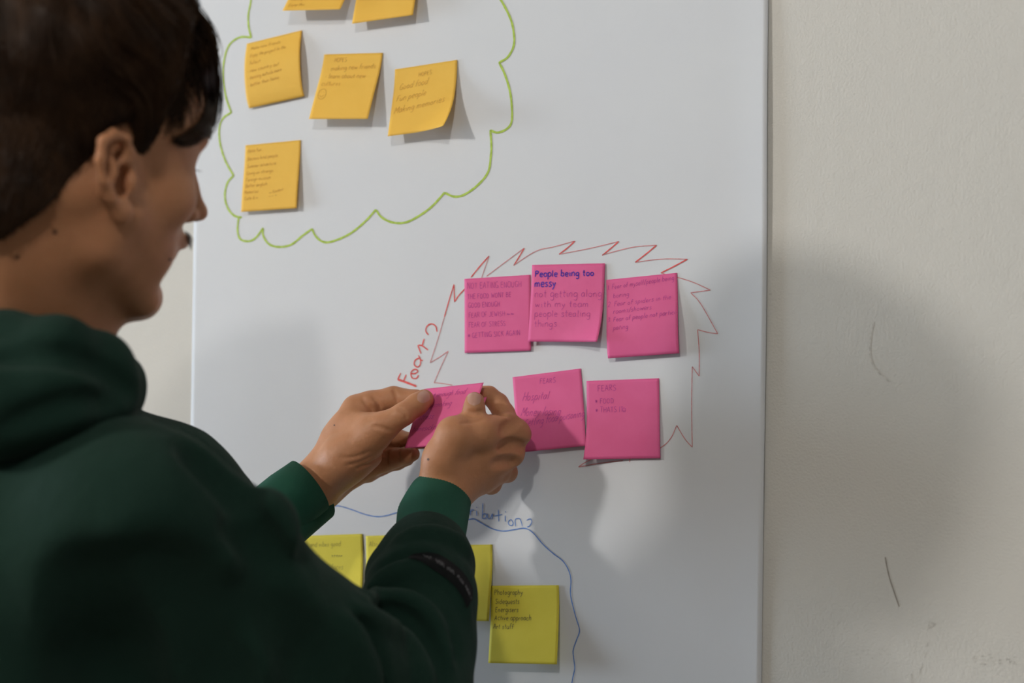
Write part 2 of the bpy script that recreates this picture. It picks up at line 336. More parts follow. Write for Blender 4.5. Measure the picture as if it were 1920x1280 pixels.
# ------------------------------------------------------------------ handwriting: single-stroke letters
G = {
'a': (4.6, '4,4.6 2,5 .4,3.4 .4,1.2 1.8,0 3.4,1 4,3.6|4,4.8 4,1 4.8,.1'), 'b': (4.4, '.3,9 .3,.2|.3,3.6 2,5 3.8,3.6 3.8,1.2 2,0 .3,1'),
'c': (4, '3.8,4.2 2,5 .4,3.4 .4,1.4 2,0 3.8,.7'), 'd': (4.6, '4,4 2,5 .4,3.4 .4,1.2 2,0 4,1.4|4,9 4,.2'),
'e': (4.2, '.5,2.6 3.8,2.9 3,4.8 1.2,4.8 .3,2.6 1,.5 2.4,0 3.9,.8'), 'f': (3.4, '3.6,8.2 2.4,9 1.5,7.4 1.3,0|0,4.8 3.2,5'),
'g': (4.6, '4,4.4 2,5 .4,3.4 .6,1.2 2.2,.4 4,1.8|4,4.8 4,-2.4 2.4,-3.8 .6,-3'), 'h': (4.4, '.4,9 .4,0|.4,3.4 2.2,5 3.6,3.8 3.7,0'),
'i': (1.8, '.8,4.8 .8,.8 1.4,0|.8,6.8 .9,7.1'), 'j': (2.2, '1.4,4.8 1.4,-2.4 0,-3.6|1.4,6.8 1.5,7.1'), 'k': (4, '.4,9 .4,0|3.4,4.8 .5,2.4|1.4,3 3.6,0'),
'l': (1.8, '.7,9 .7,.8 1.4,0'), 'm': (6.6, '.3,4.8 .3,0|.3,3.4 1.8,5 3,3.8 3,0|3,3.4 4.6,5 5.8,3.8 5.9,0'), 'n': (4.4, '.3,4.8 .3,0|.3,3.4 2.2,5 3.6,3.8 3.7,0'),
'o': (4.4, '2,5 .4,3.6 .4,1.4 2,0 3.8,1.4 3.8,3.6 2,5'), 'p': (4.4, '.3,4.9 .3,-3.8|.3,3.6 2,5 3.8,3.6 3.8,1.4 2,0 .3,1.2'), 'q': (4.6, '4,4.4 2,5 .4,3.4 .6,1.2 2.2,.2 4,1.6|4,4.8 4,-3.6 5,-3'),
'r': (3.2, '.3,4.8 .3,0|.3,3.2 1.6,4.8 3,4.6'), 's': (3.6, '3.4,4.4 1.8,5 .5,4 1.8,2.7 3.3,1.5 1.8,0 .2,.6'), 't': (3.2, '1.4,8 1.4,1 2.6,.1|0,5 3,5.1'),
'u': (4.6, '.3,4.8 .3,1.4 1.8,0 3.8,1.4|3.8,4.8 3.8,.6 4.6,0'), 'v': (4, '.2,4.8 1.9,.2|1.9,.2 3.7,4.8'), 'w': (5.8, '.2,4.8 1.4,.2|1.4,.2 2.8,4|2.8,4 4.2,.2|4.2,.2 5.5,4.8'),
'x': (4, '.3,4.8 3.6,.1|3.5,4.8 .3,.1'), 'y': (4.2, '.3,4.8 2,1|3.9,4.8 1.8,-1.2 .2,-3.6'), 'z': (4, '.4,4.7 3.5,4.7|3.5,4.7 .3,.2|.3,.2 3.7,.2'),
'A': (5.4, '0,0 2.6,8.6|2.6,8.6 5,0|1,3.2 4.2,3.2'), 'B': (5, '.4,8.6 .4,0|.4,8.4 3.4,8 3.6,5.4 .5,4.6|.5,4.6 4.2,4 4.2,.8 .4,0'), 'C': (5, '4.6,7.6 2.6,8.6 .5,6.4 .4,2.4 2.4,0 4.6,1'),
'D': (5.2, '.4,8.6 .4,0|.4,8.5 3.4,7.8 4.8,4.4 3.4,.8 .4,0'), 'E': (4.6, '.4,8.6 .4,0|.4,8.5 4.2,8.6|.4,4.5 3.6,4.6|.4,0 4.3,.1'), 'F': (4.4, '.4,8.6 .4,0|.4,8.5 4.2,8.6|.4,4.6 3.4,4.7'),
'G': (5.4, '4.6,7.6 2.6,8.6 .5,6.4 .4,2.4 2.4,0 4.6,1.4|3,3.6 4.8,3.6|4.8,3.6 4.7,0'), 'H': (5.2, '.4,8.6 .4,0|4.6,8.6 4.6,0|.4,4.4 4.6,4.5'), 'I': (1.8, '.8,8.6 .8,0'),
'J': (4, '3.2,8.6 3.2,1.6 1.8,0 .2,1.2'), 'K': (5, '.4,8.6 .4,0|4.4,8.5 .5,4|1.6,5 4.6,0'), 'L': (4.4, '.4,8.6 .4,.1|.4,.1 4,.2'), 'M': (6.4, '.4,0 .6,8.6|.6,8.6 3,3|3,3 5.4,8.6|5.4,8.6 5.7,0'),
'N': (5.4, '.4,0 .4,8.6|.4,8.6 4.6,0|4.6,0 4.7,8.6'), 'O': (5.6, '2.6,8.6 .6,7 .4,2 2.6,0 4.8,2 4.8,6.8 2.6,8.6'), 'P': (4.8, '.4,8.6 .4,0|.4,8.4 3.8,8 4,5.4 .5,4.2'),
'R': (5, '.4,8.6 .4,0|.4,8.4 3.8,8 3.8,5.4 .5,4.4|1.6,4.4 4.5,0'), 'S': (4.6, '4.2,7.6 2.2,8.6 .6,7 1.8,4.8 4,3.2 3.8,1 2,0 .2,1'), 'T': (5, '2.4,8.5 2.4,0|0,8.5 4.8,8.6'),
'U': (5.2, '.4,8.6 .5,2 2.4,0 4.4,2|4.4,2 4.6,8.6'), 'V': (5, '.2,8.6 2.4,0|2.4,0 4.6,8.6'), 'W': (7, '.2,8.6 1.6,.2|1.6,.2 3.4,6|3.4,6 5,.2|5,.2 6.6,8.6'), 'Y': (4.8, '.2,8.6 2.3,4.4|4.6,8.6 2.3,4.4|2.3,4.4 2.3,0'),
'1': (2.6, '.4,7 1.6,8.6|1.6,8.6 1.6,0'), '2': (4.4, '.4,7 2,8.6 3.8,7 3,4 .3,.1|.3,.1 4,.1'), '3': (4.2, '.4,7.8 2.4,8.6 3.6,6.6 1.6,4.6|1.6,4.6 3.9,3 2.6,.2 .3,.8'),
'.': (1.6, '.6,.1 .9,.4'), ',': (1.6, '.8,.4 .3,-1.2'), '/': (3, '0,-1 3,9'), '-': (3, '.3,3 2.6,3.1'), '*': (4, '.4,2 3.6,6|.4,6 3.6,2|2,1.4 2,6.6|.2,4 3.8,4'), '&': (4.6, '4.2,0 .8,6 2,8 3,6.6 .4,2 1.8,0 4.4,3'),
'+': (3.6, '.3,3.6 3.3,3.7|1.8,5.2 1.8,2'), '\u2022': (3, '1,3.2 1.8,3.9 1.6,3 1,3.2|1.1,3.6 1.8,3.3'), '\u263a': (7, '3.5,8 .8,6.6 0,3.4 1.4,.4 4,-.4 6.4,1.4 6.8,4.8 5.4,7.4 3.5,8|2.2,5.6 2.3,4.9|4.6,5.6 4.7,4.9|1.6,3 3.2,1.4 5.2,2.8'),
'~': (7, '0,2 .8,4.4 1.6,1 2.4,4 3.2,1.4 4,3.6 4.8,1.2 5.6,3.4 6.6,2'),
}
def text_paths(txt, x, y, h, slant=0.0, rot=0.0, wide=1.0, jit=0.25):
    """strokes in millimetres; (x, y) baseline start (y up), h = height of a capital"""
    s = h / 8.6; out = []; cx = 0.0; cr, sr = math.cos(rot), math.sin(rot)
    for ch in txt:
        if ch == ' ': cx += 3.4 * wide; continue
        wd, st = G[ch]; jy = random.uniform(-jit, jit); js = random.uniform(0.92, 1.08)
        for pl in st.split('|'):
            p = np.array([[float(v) for v in q.split(',')] for q in pl.split()])
            p = smooth_path(p, 4)
            p = p * js + rng.normal(0, 0.05, p.shape)
            gx = cx + p[:, 0] * wide + slant * p[:, 1]; gy = p[:, 1] + jy
            out.append(np.stack([x + s * (gx * cr - gy * sr), y + s * (gx * sr + gy * cr)], 1))
        cx += (wd + 1.1) * wide
    return out

# ------------------------------------------------------------------ sticky notes
S = 0.076
def make_note(label, tl, tr, prof, mat_, group, texts=(), corner=0.0, corner_l=0.0, base=0.0006, size=S, hgt=None, frame=None, name='sticky_note', skew=0.0):
    """prof: (v, degrees) keys of the lift angle down the note. texts: (string, x mm, y mm down, height mm, slant, rot deg, pen mm, ink[, wide])"""
    hgt = hgt or size
    if frame is None:
        a, b = wallpt(*tl), wallpt(*tr); d = (b - a) / np.linalg.norm(b - a)
        o = np.array([a[0], 0, a[1]]); ex = np.array([d[0], 0, d[1]]); ey = np.array([d[1], 0, -d[0]]); en = np.array([0, -1.0, 0])
        mid = o + ex * size / 2 + ey * 0.01
        off = min(paper_y(o[0] + ex[0] * size * q, o[2] + ex[2] * size * q) for q in (0, .5, 1)) - base
        o = o + np.array([0, off, 0])
    else:
        o, ex, ey, en = frame
    n = 24
    vv = np.linspace(0, 1, 97); ang = np.radians(np.interp(vv, [k[0] for k in prof], [k[1] for k in prof]))
    dn = np.concatenate([[0], np.cumsum(np.cos(ang[:-1]) / 96)]); up = np.concatenate([[0], np.cumsum(np.sin(ang[:-1]) / 96)])
    def surf(a, b, eps=0.0):                 # a, b in metres: right, down
        u = a / size; v = b / hgt
        D = np.interp(v, vv, dn) * hgt; U = np.interp(v, vv, up) * hgt
        U += corner * max(0, u * 0.8 + v - 1.25) ** 2 * 8 + corner_l * max(0, (1 - u) * 0.8 + v - 1.25) ** 2 * 8
        return o + ex * (a + skew * U) + ey * D + en * (max(U, 0) + eps)
    root = empty(name, tuple(o + ex * size / 2)); tag(root, label, 'sticky note', group)
    vs, fs = [], []
    for bk in (0, 1):
        for j in range(n + 1):
            for i in range(n + 1): vs.append(surf(size * i / n, hgt * j / n, 0.00012 if not bk else 0.0))
    q = (n + 1) ** 2
    idx = lambda i, j, b: b * q + j * (n + 1) + i
    for j in range(n):
        for i in range(n):
            fs.append((idx(i, j, 0), idx(i, j + 1, 0), idx(i + 1, j + 1, 0), idx(i + 1, j, 0)))
            fs.append((idx(i, j, 1), idx(i + 1, j, 1), idx(i + 1, j + 1, 1), idx(i, j + 1, 1)))
    for i in range(n):
        fs += [(idx(i, 0, 0), idx(i + 1, 0, 0), idx(i + 1, 0, 1), idx(i, 0, 1)), (idx(i, n, 0), idx(i, n, 1), idx(i + 1, n, 1), idx(i + 1, n, 0)),
               (idx(0, i, 0), idx(0, i, 1), idx(0, i + 1, 1), idx(0, i + 1, 0)), (idx(n, i, 0), idx(n, i + 1, 0), idx(n, i + 1, 1), idx(n, i, 1))]
    no = mesh('note_paper', vs, fs, mat_, root)
    for p in no.data.polygons[2 * n * n:]: p.use_smooth = False
    ws = lambda a, b: surf(a, b, 0.0004)
    for t in texts:
        s, x, y, h, sl, rt, pen, im = t[:8]; wd = t[8] if len(t) > 8 else 1.0
        paths = [np.stack([p[:, 0], -p[:, 1]], 1) * 0.001 for p in text_paths(s, x, -y, h, sl, math.radians(rt), wd)]
        ribbon('handwriting', paths, pen * 0.001, ws, im, root, step=0.0007)
    return root, surf

GO, GP, GY = 'orange hope notes inside the green cloud', 'pink fear notes inside the red burst', 'yellow contribution notes inside the blue cloud'
B_, O_ = I_BROWN, I_OLIVE
make_note('orange note at the top edge above the curled one, lower text lines showing', (570, -88), (678, -93), [(0, 2), (.2, 8), (.5, 26), (1, 30)], M_ORANGE, GO,
  [('making new friends', 6, 42, 4, .2, 2, .45, B_), ('Experience', 7, 52, 4, .2, 2, .45, B_), ('Having adventures', 6, 61, 4, .2, 2, .45, B_), ('Enjoy this', 5, 70, 4, .2, 2, .45, B_)])
make_note('blank looking orange note cut off by the top edge beside another', (679, -76), (787, -94), [(0, 2), (.2, 6), (.5, 17), (1, 14)], M_ORANGE, GO, [])
make_note('curled orange note bulging outward at the left inside the cloud', (466, 83), (572, 57), [(0, 14), (.12, 18), (.35, 8), (.6, 0), (.8, -6), (1, -26)], M_ORANGE, GO,
  [('Make new friends', 7, 10, 4, .2, 0, .45, B_, 1.1), ('Enjoy the project to the', 7, 19, 4, .2, 1, .45, B_, .95), ('fullest', 7, 28, 4, .2, 1, .45, B_, 1.1), ('- new country out', 4, 37, 4, .2, 1, .45, B_, 1.15), ('- dancing outside more', 4, 45, 4, .2, 2, .45, B_, .95), ('- better than home', 4, 53, 4, .2, 2, .45, B_, 1.05)])
make_note('orange note with a smiley face under its three lines', (611, 103), (722, 100), [(0, 4), (.15, 10), (.4, 17), (1, 15)], M_ORANGE, GO,
  [('HOPES', 15, 9, 4.6, .1, 0, .5, B_), ('\u2022 making new friends', 8, 19, 5.4, .1, 2, .55, B_, 1.02), ('\u2022 learn about new', 7, 28, 5.4, .1, 0, .55, B_, 1.02), ('cultures', 5, 36.5, 5.2, .1, 0, .5, B_, 1.1), ('\u263a', 4, 52, 13, 0, 0, .6, B_)])
make_note('orange note about good food with its lower right corner lifting', (743, 131), (860, 113), [(0, 2), (.15, 8), (.4, 15), (1, 15)], M_ORANGE, GO,
  [('HOPES', 30, 12, 4.6, .1, 3, .5, B_), ('Good food', 7, 24, 6.6, .35, 4, .5, B_, .95), ('Fun people', 5, 37, 6.6, .35, 5, .5, B_, .95), ('Making memories', 4, 51, 6.8, .35, 6, .55, B_, .98)], corner=0.006)
make_note('flat orange note filled with eight text lines at the bottom of the cloud', (463, 273), (567, 263), [(0, 2), (.15, 4), (.5, 7), (1, 3)], M_ORANGE, GO,
  [('Have fun', 4, 9, 4, .15, 2, .45, B_), ('Become kind people', 4, 18, 4, .15, 2, .45, B_), ('Summer adventure', 4, 26.5, 4, .15, 2, .45, B_), ('Going on strange', 4, 34.5, 4, .15, 2, .45, B_), ('Foreign museum', 4, 42, 4, .15, 2, .45, B_), ('Better english', 4, 49, 4, .15, 2, .5, B_), ('Memories', 3, 56, 4, .15, 2, .45, B_), ('Cute & ~', 4, 63, 4, .15, 2, .45, B_), ('~ Kindest', 38, 58, 3.6, .15, 8, .4, B_), ('~ ~ ~', 38, 62, 3, .15, 8, .4, B_)])
P_ = I_FAINT; V_ = I_VIOLET
make_note('pink note in block capitals tucked at the left of the upper pink row', (873, 523), (1001, 515), [(0, 0), (.3, 1), (1, 2)], M_PINK, GP,
  [('NOT EATING ENOUGH', 3.5, 10.5, 6, 0, -1, .45, P_, .92), ('THE FOOD WONT BE', 3.5, 21, 5, 0, 0, .5, P_, .95), ('GOOD ENOUGH', 4.5, 30, 5, 0, 0, .5, P_, .95), ('FEAR OF JEWISH ~~', 5, 40, 5, 0, 0, .45, P_, .95), ('FEAR OF STRESS', 5, 50, 5, 0, 0, .45, P_, .95), ('* GETTING SICK AGAIN', 4, 61, 5.2, 0, 1, .5, P_, .95)])
make_note('pink note with bold violet words on top, middle of the upper row', (1001, 497), (1138, 494), [(0, 3), (.2, 3), (.6, 5), (1, 6)], M_PINK, GP,
  [('People being too', 4, 12, 6.4, 0, 0, 1.25, V_, 1.13), ('messy', 4, 22, 7.5, 0, 0, 1.2, V_, 1.0), ('not getting along', 4.5, 32.5, 7, 0, 0, .55, P_, 1.12), ('with my team', 5.5, 42.5, 6.4, 0, 0, .5, P_, 1.28), ('people stealing', 5.5, 52, 6.4, 0, 0, .5, P_, 1.18), ('things', 6, 62, 6.4, 0, 0, .5, P_, 1.2)], corner=0.004, base=0.0016, size=0.0795, hgt=0.077)
make_note('pink note with a numbered list at the right end of the upper row', (1139, 525), (1269, 512), [(0, 1), (.2, 6), (.5, 9), (.8, 3), (1, -8)], M_PINK, GP,
  [('1. Fear of myself/people being', 1, 10, 4.6, .2, 3, .45, P_, .93), ('boring', 7, 18.5, 4.6, .2, 2, .45, P_, 1.1), ('2. Fear of spiders in the', 1, 27, 4.6, .2, 2, .45, P_, 1.1), ('rooms/showers', 7, 34, 4.6, .2, 2, .45, P_, 1.1), ('3. Fear of people not partici-', 1, 42, 4.6, .2, 2, .5, P_, 1.0), ('pating', 7, 50, 4.6, .2, 1, .45, P_)], size=0.0735, hgt=0.077)
make_note('pink note beside the knuckles with a hand shadow across it', (963, 707), (1088, 691), [(0, 1), (.2, 3), (.6, 6), (1, 5)], M_PINK, GP,
  [('FEARS', 30, 10, 5.2, .1, -2, .5, P_), ('Hospital', 9, 25, 8, .4, -2, .5, P_, .85), ('Money losing', 6, 40, 8, .4, -4, .5, P_, .8), ('& Getting food poisoning', 4, 51, 7.5, .4, 3, .5, P_, .72)])
make_note('pink note with only two starred lines at the right of the lower row', (1102, 714), (1237, 709), [(0, 1), (.2, 3), (.6, 4), (.85, 0), (1, -3)], M_PINK, GP,
  [('FEARS', 12, 10.5, 5.6, 0, 1, .5, P_, 1.05), ('* FOOD', 9, 22.5, 5, 0, 0, .5, P_, 1.05), ('* THATS IT', 9.5, 31, 5, 0, 0, .5, P_), ('\u263a', 38, 31, 4, 0, 0, .5, P_)], corner_l=0.004)
make_note('yellow note mostly hidden by the left sleeve', (477, 1011), (572, 1005), [(0, 2), (.3, 6), (1, 8)], M_YELLOW, GY, [('good energy', 8, 12, 4.5, .1, 0, .45, O_), ('for all', 8, 22, 4.5, .1, 0, .45, O_)])
make_note('yellow note with a crossed out word between the two sleeves', (572, 1004), (682, 1000), [(0, 2), (.2, 4), (.5, 9), (1, 12)], M_YELLOW, GY,
  [('and vibes good', 8, 12, 5, .1, 0, .45, O_), ('music', 6, 24, 5, .1, 0, .45, O_), ('-----', 36, 23.5, 5, 0, -3, .8, I_DARKPEN, 1.25), ('-----', 36, 25, 5, 0, 1, .5, O_, 1.1), ('gorgeous faces', 7, 36, 5.4, .1, -1, .45, O_)], base=0.0012)
make_note('yellow note peeking out left of the near forearm', (688, 1004), (798, 1001), [(0, 2), (.2, 4), (.5, 8), (1, 12)], M_YELLOW, GY,
  [('Also am', 4, 11, 5, .1, 0, .45, O_), ('Funny', 9, 21, 5, .1, 0, .45, O_), ('I love', 4, 30, 5, .1, 0, .45, O_)])
make_note('yellow note peeking out right of the near sleeve', (804, 1022), (927, 1020), [(0, 3), (.2, 8), (.5, 16), (1, 13)], M_YELLOW, GY,
  [('organisations', 20, 8.5, 4.6, .1, 0, .45, O_, .95), ('flexibility', 27, 18, 4.6, .1, 0, .45, O_, .95), ('event planning', 18, 28, 4.6, .1, 0, .45, O_, .95), ('caring', 38, 36, 4.6, .1, 0, .45, O_), ('to be open', 30, 54, 4.6, .1, 0, .45, O_)])
make_note('yellow note listing photography, alone at the lower right', (923, 1097), (1047, 1096), [(0, 2), (.2, 8), (.5, 14), (1, 14)], M_YELLOW, GY,
  [('Photography', 4, 9, 5, .08, 0, .55, I_DARKPEN, .95), ('Sidequests', 5, 18, 5, .08, 0, .55, I_DARKPEN, .95), ('Energisers', 5, 26, 5, .08, 0, .55, I_DARKPEN, .95), ('Active approach', 4.5, 34, 5, .08, 0, .55, I_DARKPEN, .95), ('Art stuff', 3.5, 42.5, 5, .08, 0, .55, I_DARKPEN, .95)], base=0.0012)
#@@PERSON
# ------------------------------------------------------------------ implicit-surface modelling (metres, camera-aligned axes)
class Field:
    def __init__(s, lo, hi, h):
        s.lo = np.array(lo, float); s.h = h
        s.n = np.ceil((np.array(hi) - s.lo) / h).astype(int) + 1
        s.d = np.full(s.n, 0.06, np.float32)
    def sub(s, lo, hi):
        a = np.clip(np.floor((np.array(lo) - s.lo) / s.h).astype(int), 0, s.n); b = np.clip(np.ceil((np.array(hi) - s.lo) / s.h).astype(int) + 1, 0, s.n)
        if np.any(b <= a): return None, None
        ax = [np.float32(s.lo[k]) + np.arange(a[k], b[k], dtype=np.float32) * np.float32(s.h) for k in range(3)]
        return tuple(slice(a[k], b[k]) for k in range(3)), np.meshgrid(*ax, indexing='ij', sparse=True)
    def op(s, sl, d, k, cut=False):
        cur = s.d[sl]
        if cut:
            d = -d
            if k > 0:
                hh = np.maximum(k - np.abs(cur - d), 0) / k; s.d[sl] = np.maximum(cur, d) + hh * hh * k * .25
            else: s.d[sl] = np.maximum(cur, d)
        elif k > 0:
            hh = np.maximum(k - np.abs(cur - d), 0) / k; s.d[sl] = np.minimum(cur, d) - hh * hh * k * .25
        else: s.d[sl] = np.minimum(cur, d)
    def cone(s, a, b, ra, rb, k=0.01, cut=False):
        a = np.asarray(a, float); b = np.asarray(b, float); m = max(ra, rb) + k + 0.02
        sl, g = s.sub(np.minimum(a, b) - m, np.maximum(a, b) + m)
        if sl is None: return
        ab = b - a; L2 = max(float(ab @ ab), 1e-12)
        t = np.clip(((g[0] - a[0]) * ab[0] + (g[1] - a[1]) * ab[1] + (g[2] - a[2]) * ab[2]) / L2, 0, 1)
        d = np.sqrt((g[0] - a[0] - t * ab[0]) ** 2 + (g[1] - a[1] - t * ab[1]) ** 2 + (g[2] - a[2] - t * ab[2]) ** 2) - (ra + (rb - ra) * t)
        s.op(sl, d.astype(np.float32), k, cut)
    def chain(s, pts, k=0.01, cut=False):     # [(point, radius), ...]
        for (a, ra), (b, rb) in zip(pts[:-1], pts[1:]): s.cone(a, b, ra, rb, k, cut)
    def ell(s, c, r, R=None, k=0.01, cut=False):
        c = np.asarray(c, float); r = np.asarray(r, float); m = r.max() + k + 0.02
        sl, g = s.sub(c - m, c + m)
        if sl is None: return
        x, y, z = g[0] - c[0], g[1] - c[1], g[2] - c[2]
        if R is not None: x, y, z = (R[0, i] * x + R[1, i] * y + R[2, i] * z for i in range(3))
        k0 = np.sqrt((x / r[0]) ** 2 + (y / r[1]) ** 2 + (z / r[2]) ** 2); k1 = np.sqrt((x / r[0] ** 2) ** 2 + (y / r[1] ** 2) ** 2 + (z / r[2] ** 2) ** 2)
        d = k0 * (k0 - 1) / np.maximum(k1, 1e-6)
        s.op(sl, d.astype(np.float32), k, cut)
    def mesh(s, smooth=2):
        d = s.d; sg = d < 0
        c = sg[:-1, :-1, :-1].astype(np.int8)
        acc = np.zeros(tuple(np.array(d.shape) - 1), np.int8)
        for i in (0, 1):
            for j in (0, 1):
                for k in (0, 1): acc += sg[i:d.shape[0] - 1 + i, j:d.shape[1] - 1 + j, k:d.shape[2] - 1 + k]
        act = (acc > 0) & (acc < 8)
        ids = np.argwhere(act); vid = np.full(act.shape, -1, np.int64); vid[act] = np.arange(len(ids))
        pos = np.zeros((len(ids), 3)); cnt = np.zeros(len(ids))
        cor = np.array([(i, j, k) for i in (0, 1) for j in (0, 1) for k in (0, 1)])
        val = [d[ids[:, 0] + q[0], ids[:, 1] + q[1], ids[:, 2] + q[2]] for q in cor]
        for p in range(8):
            for q in range(p + 1, 8):
                if np.abs(cor[p] - cor[q]).sum() != 1: continue
                m = (val[p] < 0) != (val[q] < 0); t = val[p][m] / (val[p][m] - val[q][m])
                pos[m] += cor[p] + t[:, None] * (cor[q] - cor[p]); cnt[m] += 1
        V = s.lo + (ids + pos / cnt[:, None]) * s.h
        quads = []
        for ax in range(3):
            o1, o2 = (ax + 1) % 3, (ax + 2) % 3
            A = np.take(sg, range(0, d.shape[ax] - 1), ax); B = np.take(sg, range(1, d.shape[ax]), ax)
            e = np.argwhere(A != B); e = e[(e[:, o1] > 0) & (e[:, o2] > 0) & (e[:, o1] < d.shape[o1] - 1) & (e[:, o2] < d.shape[o2] - 1)]
            flip = ~A[tuple(e.T)]
            def cell(da, db):
                q = e.copy(); q[:, o1] += da; q[:, o2] += db; return vid[tuple(q.T)]
            Q = np.stack([cell(-1, -1), cell(0, -1), cell(0, 0), cell(-1, 0)], 1)
            Q[flip] = Q[flip][:, ::-1]; quads.append(Q)
        Q = np.concatenate(quads); Q = Q[(Q >= 0).all(1)]
        for _ in range(smooth):
            sm_ = np.zeros_like(V); n_ = np.zeros(len(V))
            for a in range(4):
                i, j = Q[:, a], Q[:, (a + 1) % 4]
                for x, y in ((i, j), (j, i)):
                    for k in range(3): sm_[:, k] += np.bincount(x, V[y, k], len(V))
                    n_ += np.bincount(x, minlength=len(V))
            V = V * 0.4 + 0.6 * sm_ / np.maximum(n_, 1)[:, None]
        return V, Q

def J(px, py, d, rpx): return (cpt(px, py, d), rpx * d / F)
def join(parts):
    vs, fs, n = [], [], 0
    for v, f in parts: vs.append(v); fs.append(f + n); n += len(v)
    return np.concatenate(vs), np.concatenate(fs)

PERSON = empty('person', tuple(c2w(cpt(110, 900, 1.12)) * np.array([1, 1, 0])))
tag(PERSON, 'person in a dark green hoodie with dark hair reaching to place a pink note', 'person')

# ---- head frame: x forward, y to the person's left, z up, origin between the ear canals (metres)
HA, HP, HR = math.radians(46), math.radians(3.5), math.radians(12.5)
f_ = np.array([math.cos(HA) * math.cos(HP), math.sin(HA) * math.cos(HP), -math.sin(HP)]); l_ = np.array([-math.sin(HA), math.cos(HA), 0]); u_ = np.cross(f_, l_)
HM = np.stack([f_, math.cos(HR) * l_ + math.sin(HR) * u_, -math.sin(HR) * l_ + math.cos(HR) * u_], 1)
HO = np.array([-0.3215, 1.028, 0.1335])
def hp(x, y, z): return HM @ (np.array([x, y, z]) * 0.001) + HO
def mm(v): return v * 0.001

hd = Field(HO - [0.20, 0.19, 0.27], HO + [0.17, 0.19, 0.19], 0.002)
def hc(a, b, ra, rb, k=8, cut=False): hd.cone(hp(*a), hp(*b), mm(ra), mm(rb), mm(k), cut)
def he(c, r, k=8, cut=False, rot=None): hd.ell(hp(*c), np.array(r) * .001, HM if rot is None else HM @ rot, mm(k), cut)
he((-2, 0, 45), (97, 75, 84), 0)                       # cranium
he((42, 0, 10), (55, 60, 58), 18)                      # forehead and orbits
he((40, 0, -40), (52, 56, 58), 20)                     # midface
for s in (-1, 1):
    hc((6, s * 50, -52), (66, s * 22, -95), 17, 14, 18)      # jaw line
    hc((2, s * 56, -8), (8, s * 50, -55), 18, 16, 18)        # ramus
    he((56, s * 47, -16), (24, 17, 20), 14)                  # cheekbone
    hc((89, s * 10, 35), (79, s * 40, 32), 9, 8, 8)         # brow ridge
    hc((20, s * 56, -30), (61, s * 31, -60), 14, 13, 18)     # cheek
he((76, 0, -96), (16, 18, 15), 12)                     # chin
hc((52, 0, -102), (77, 0, -99), 16, 13, 16)
he((80, 0, -50), (23, 25, 20), 12)                     # mouth mound
for s in (-1, 1): he((95, s * 37, 10), (15, 22, 13), 8, True)      # eye sockets
for s in (-1, 1): he((70, s * 31, 11), (13, 14, 12.5), 4)             # eyelids over the eyeballs
hc((94, 0, 16), (112, 0, -22), 7, 7.5, 7)              # nose bridge
he((113.5, 0, -26), (10.5, 9.5, 7.5), 6)                   # nose tip
for s in (-1, 1): he((101, s * 10, -28), (9, 7, 6.5), 5)
for s in (-1, 1): he((107, s * 6, -34), (5, 3, 3), 2, True)
hc((102, -6, -49), (102, 6, -49), 6, 6, 5); hc((95, -17, -52), (102, -6, -50), 3, 5, 4); hc((95, 17, -52), (102, 6, -50), 3, 5, 4)
hc((90, -7, -64), (90, 7, -64), 5.5, 5.5, 5)
hc((94, -20, -57), (104, 0, -57), 1.2, 1.2, 3, True); hc((94, 20, -57), (104, 0, -57), 1.2, 1.2, 3, True)
# ears
for s in (-1, 1):
    def E(a, o, u): return (2 + a * .70 - 0.26 * u - 0.10 * o, s * (72 + o * .8), -4 + u * .80)
    he(E(-8, 9, 12), (11, 4.5, 14), 5); he(E(-7, 9, -8), (10, 4.5, 14), 5)
    rim = [(10, 5, 6), (12, 7, 22), (6, 12, 32), (-8, 15, 35), (-21, 17, 28), (-27, 18, 12), (-25, 17, -4), (-18, 14, -18), (-9, 10, -29)]
    for p, q in zip(rim[:-1], rim[1:]): hc(E(*p), E(*q), 3.8, 3.8, 3)
    he(E(-4, 8, -30), (8, 5, 9), 4)                                     # lobe
    for p, q in zip([(-1, 12, 24), (-10, 14, 14), (-13, 15, 2)], [(-10, 14, 14), (-13, 15, 2), (-6, 13, -14)]): hc(E(*p), E(*q), 3.6, 3.6, 3)
    he(E(-1, 14, -3), (8, 14, 12), 2, True)                              # concha
    he(E(-3, 15, 20), (5, 8, 9), 2, True)
    hc(E(-17, 18, 22), E(-20, 19, -2), 2.4, 2.4, 2, True)
    he(E(10, 7, -4), (5, 4, 7), 3)                                      # tragus
# neck down into the collar
NB = cpt(60, 760, 1.10)
hd.cone(hp(-34, 0, -20), NB, 0.056, 0.062, 0.02)
hd.cone(hp(-8, 0, -60), cpt(75, 740, 1.12), 0.048, 0.044, 0.02)
hd.cone(hp(-18, -52, -20), cpt(140, 700, 1.13), 0.016, 0.012, 0.02)     # sternomastoid
head_geo = hd.mesh(2)

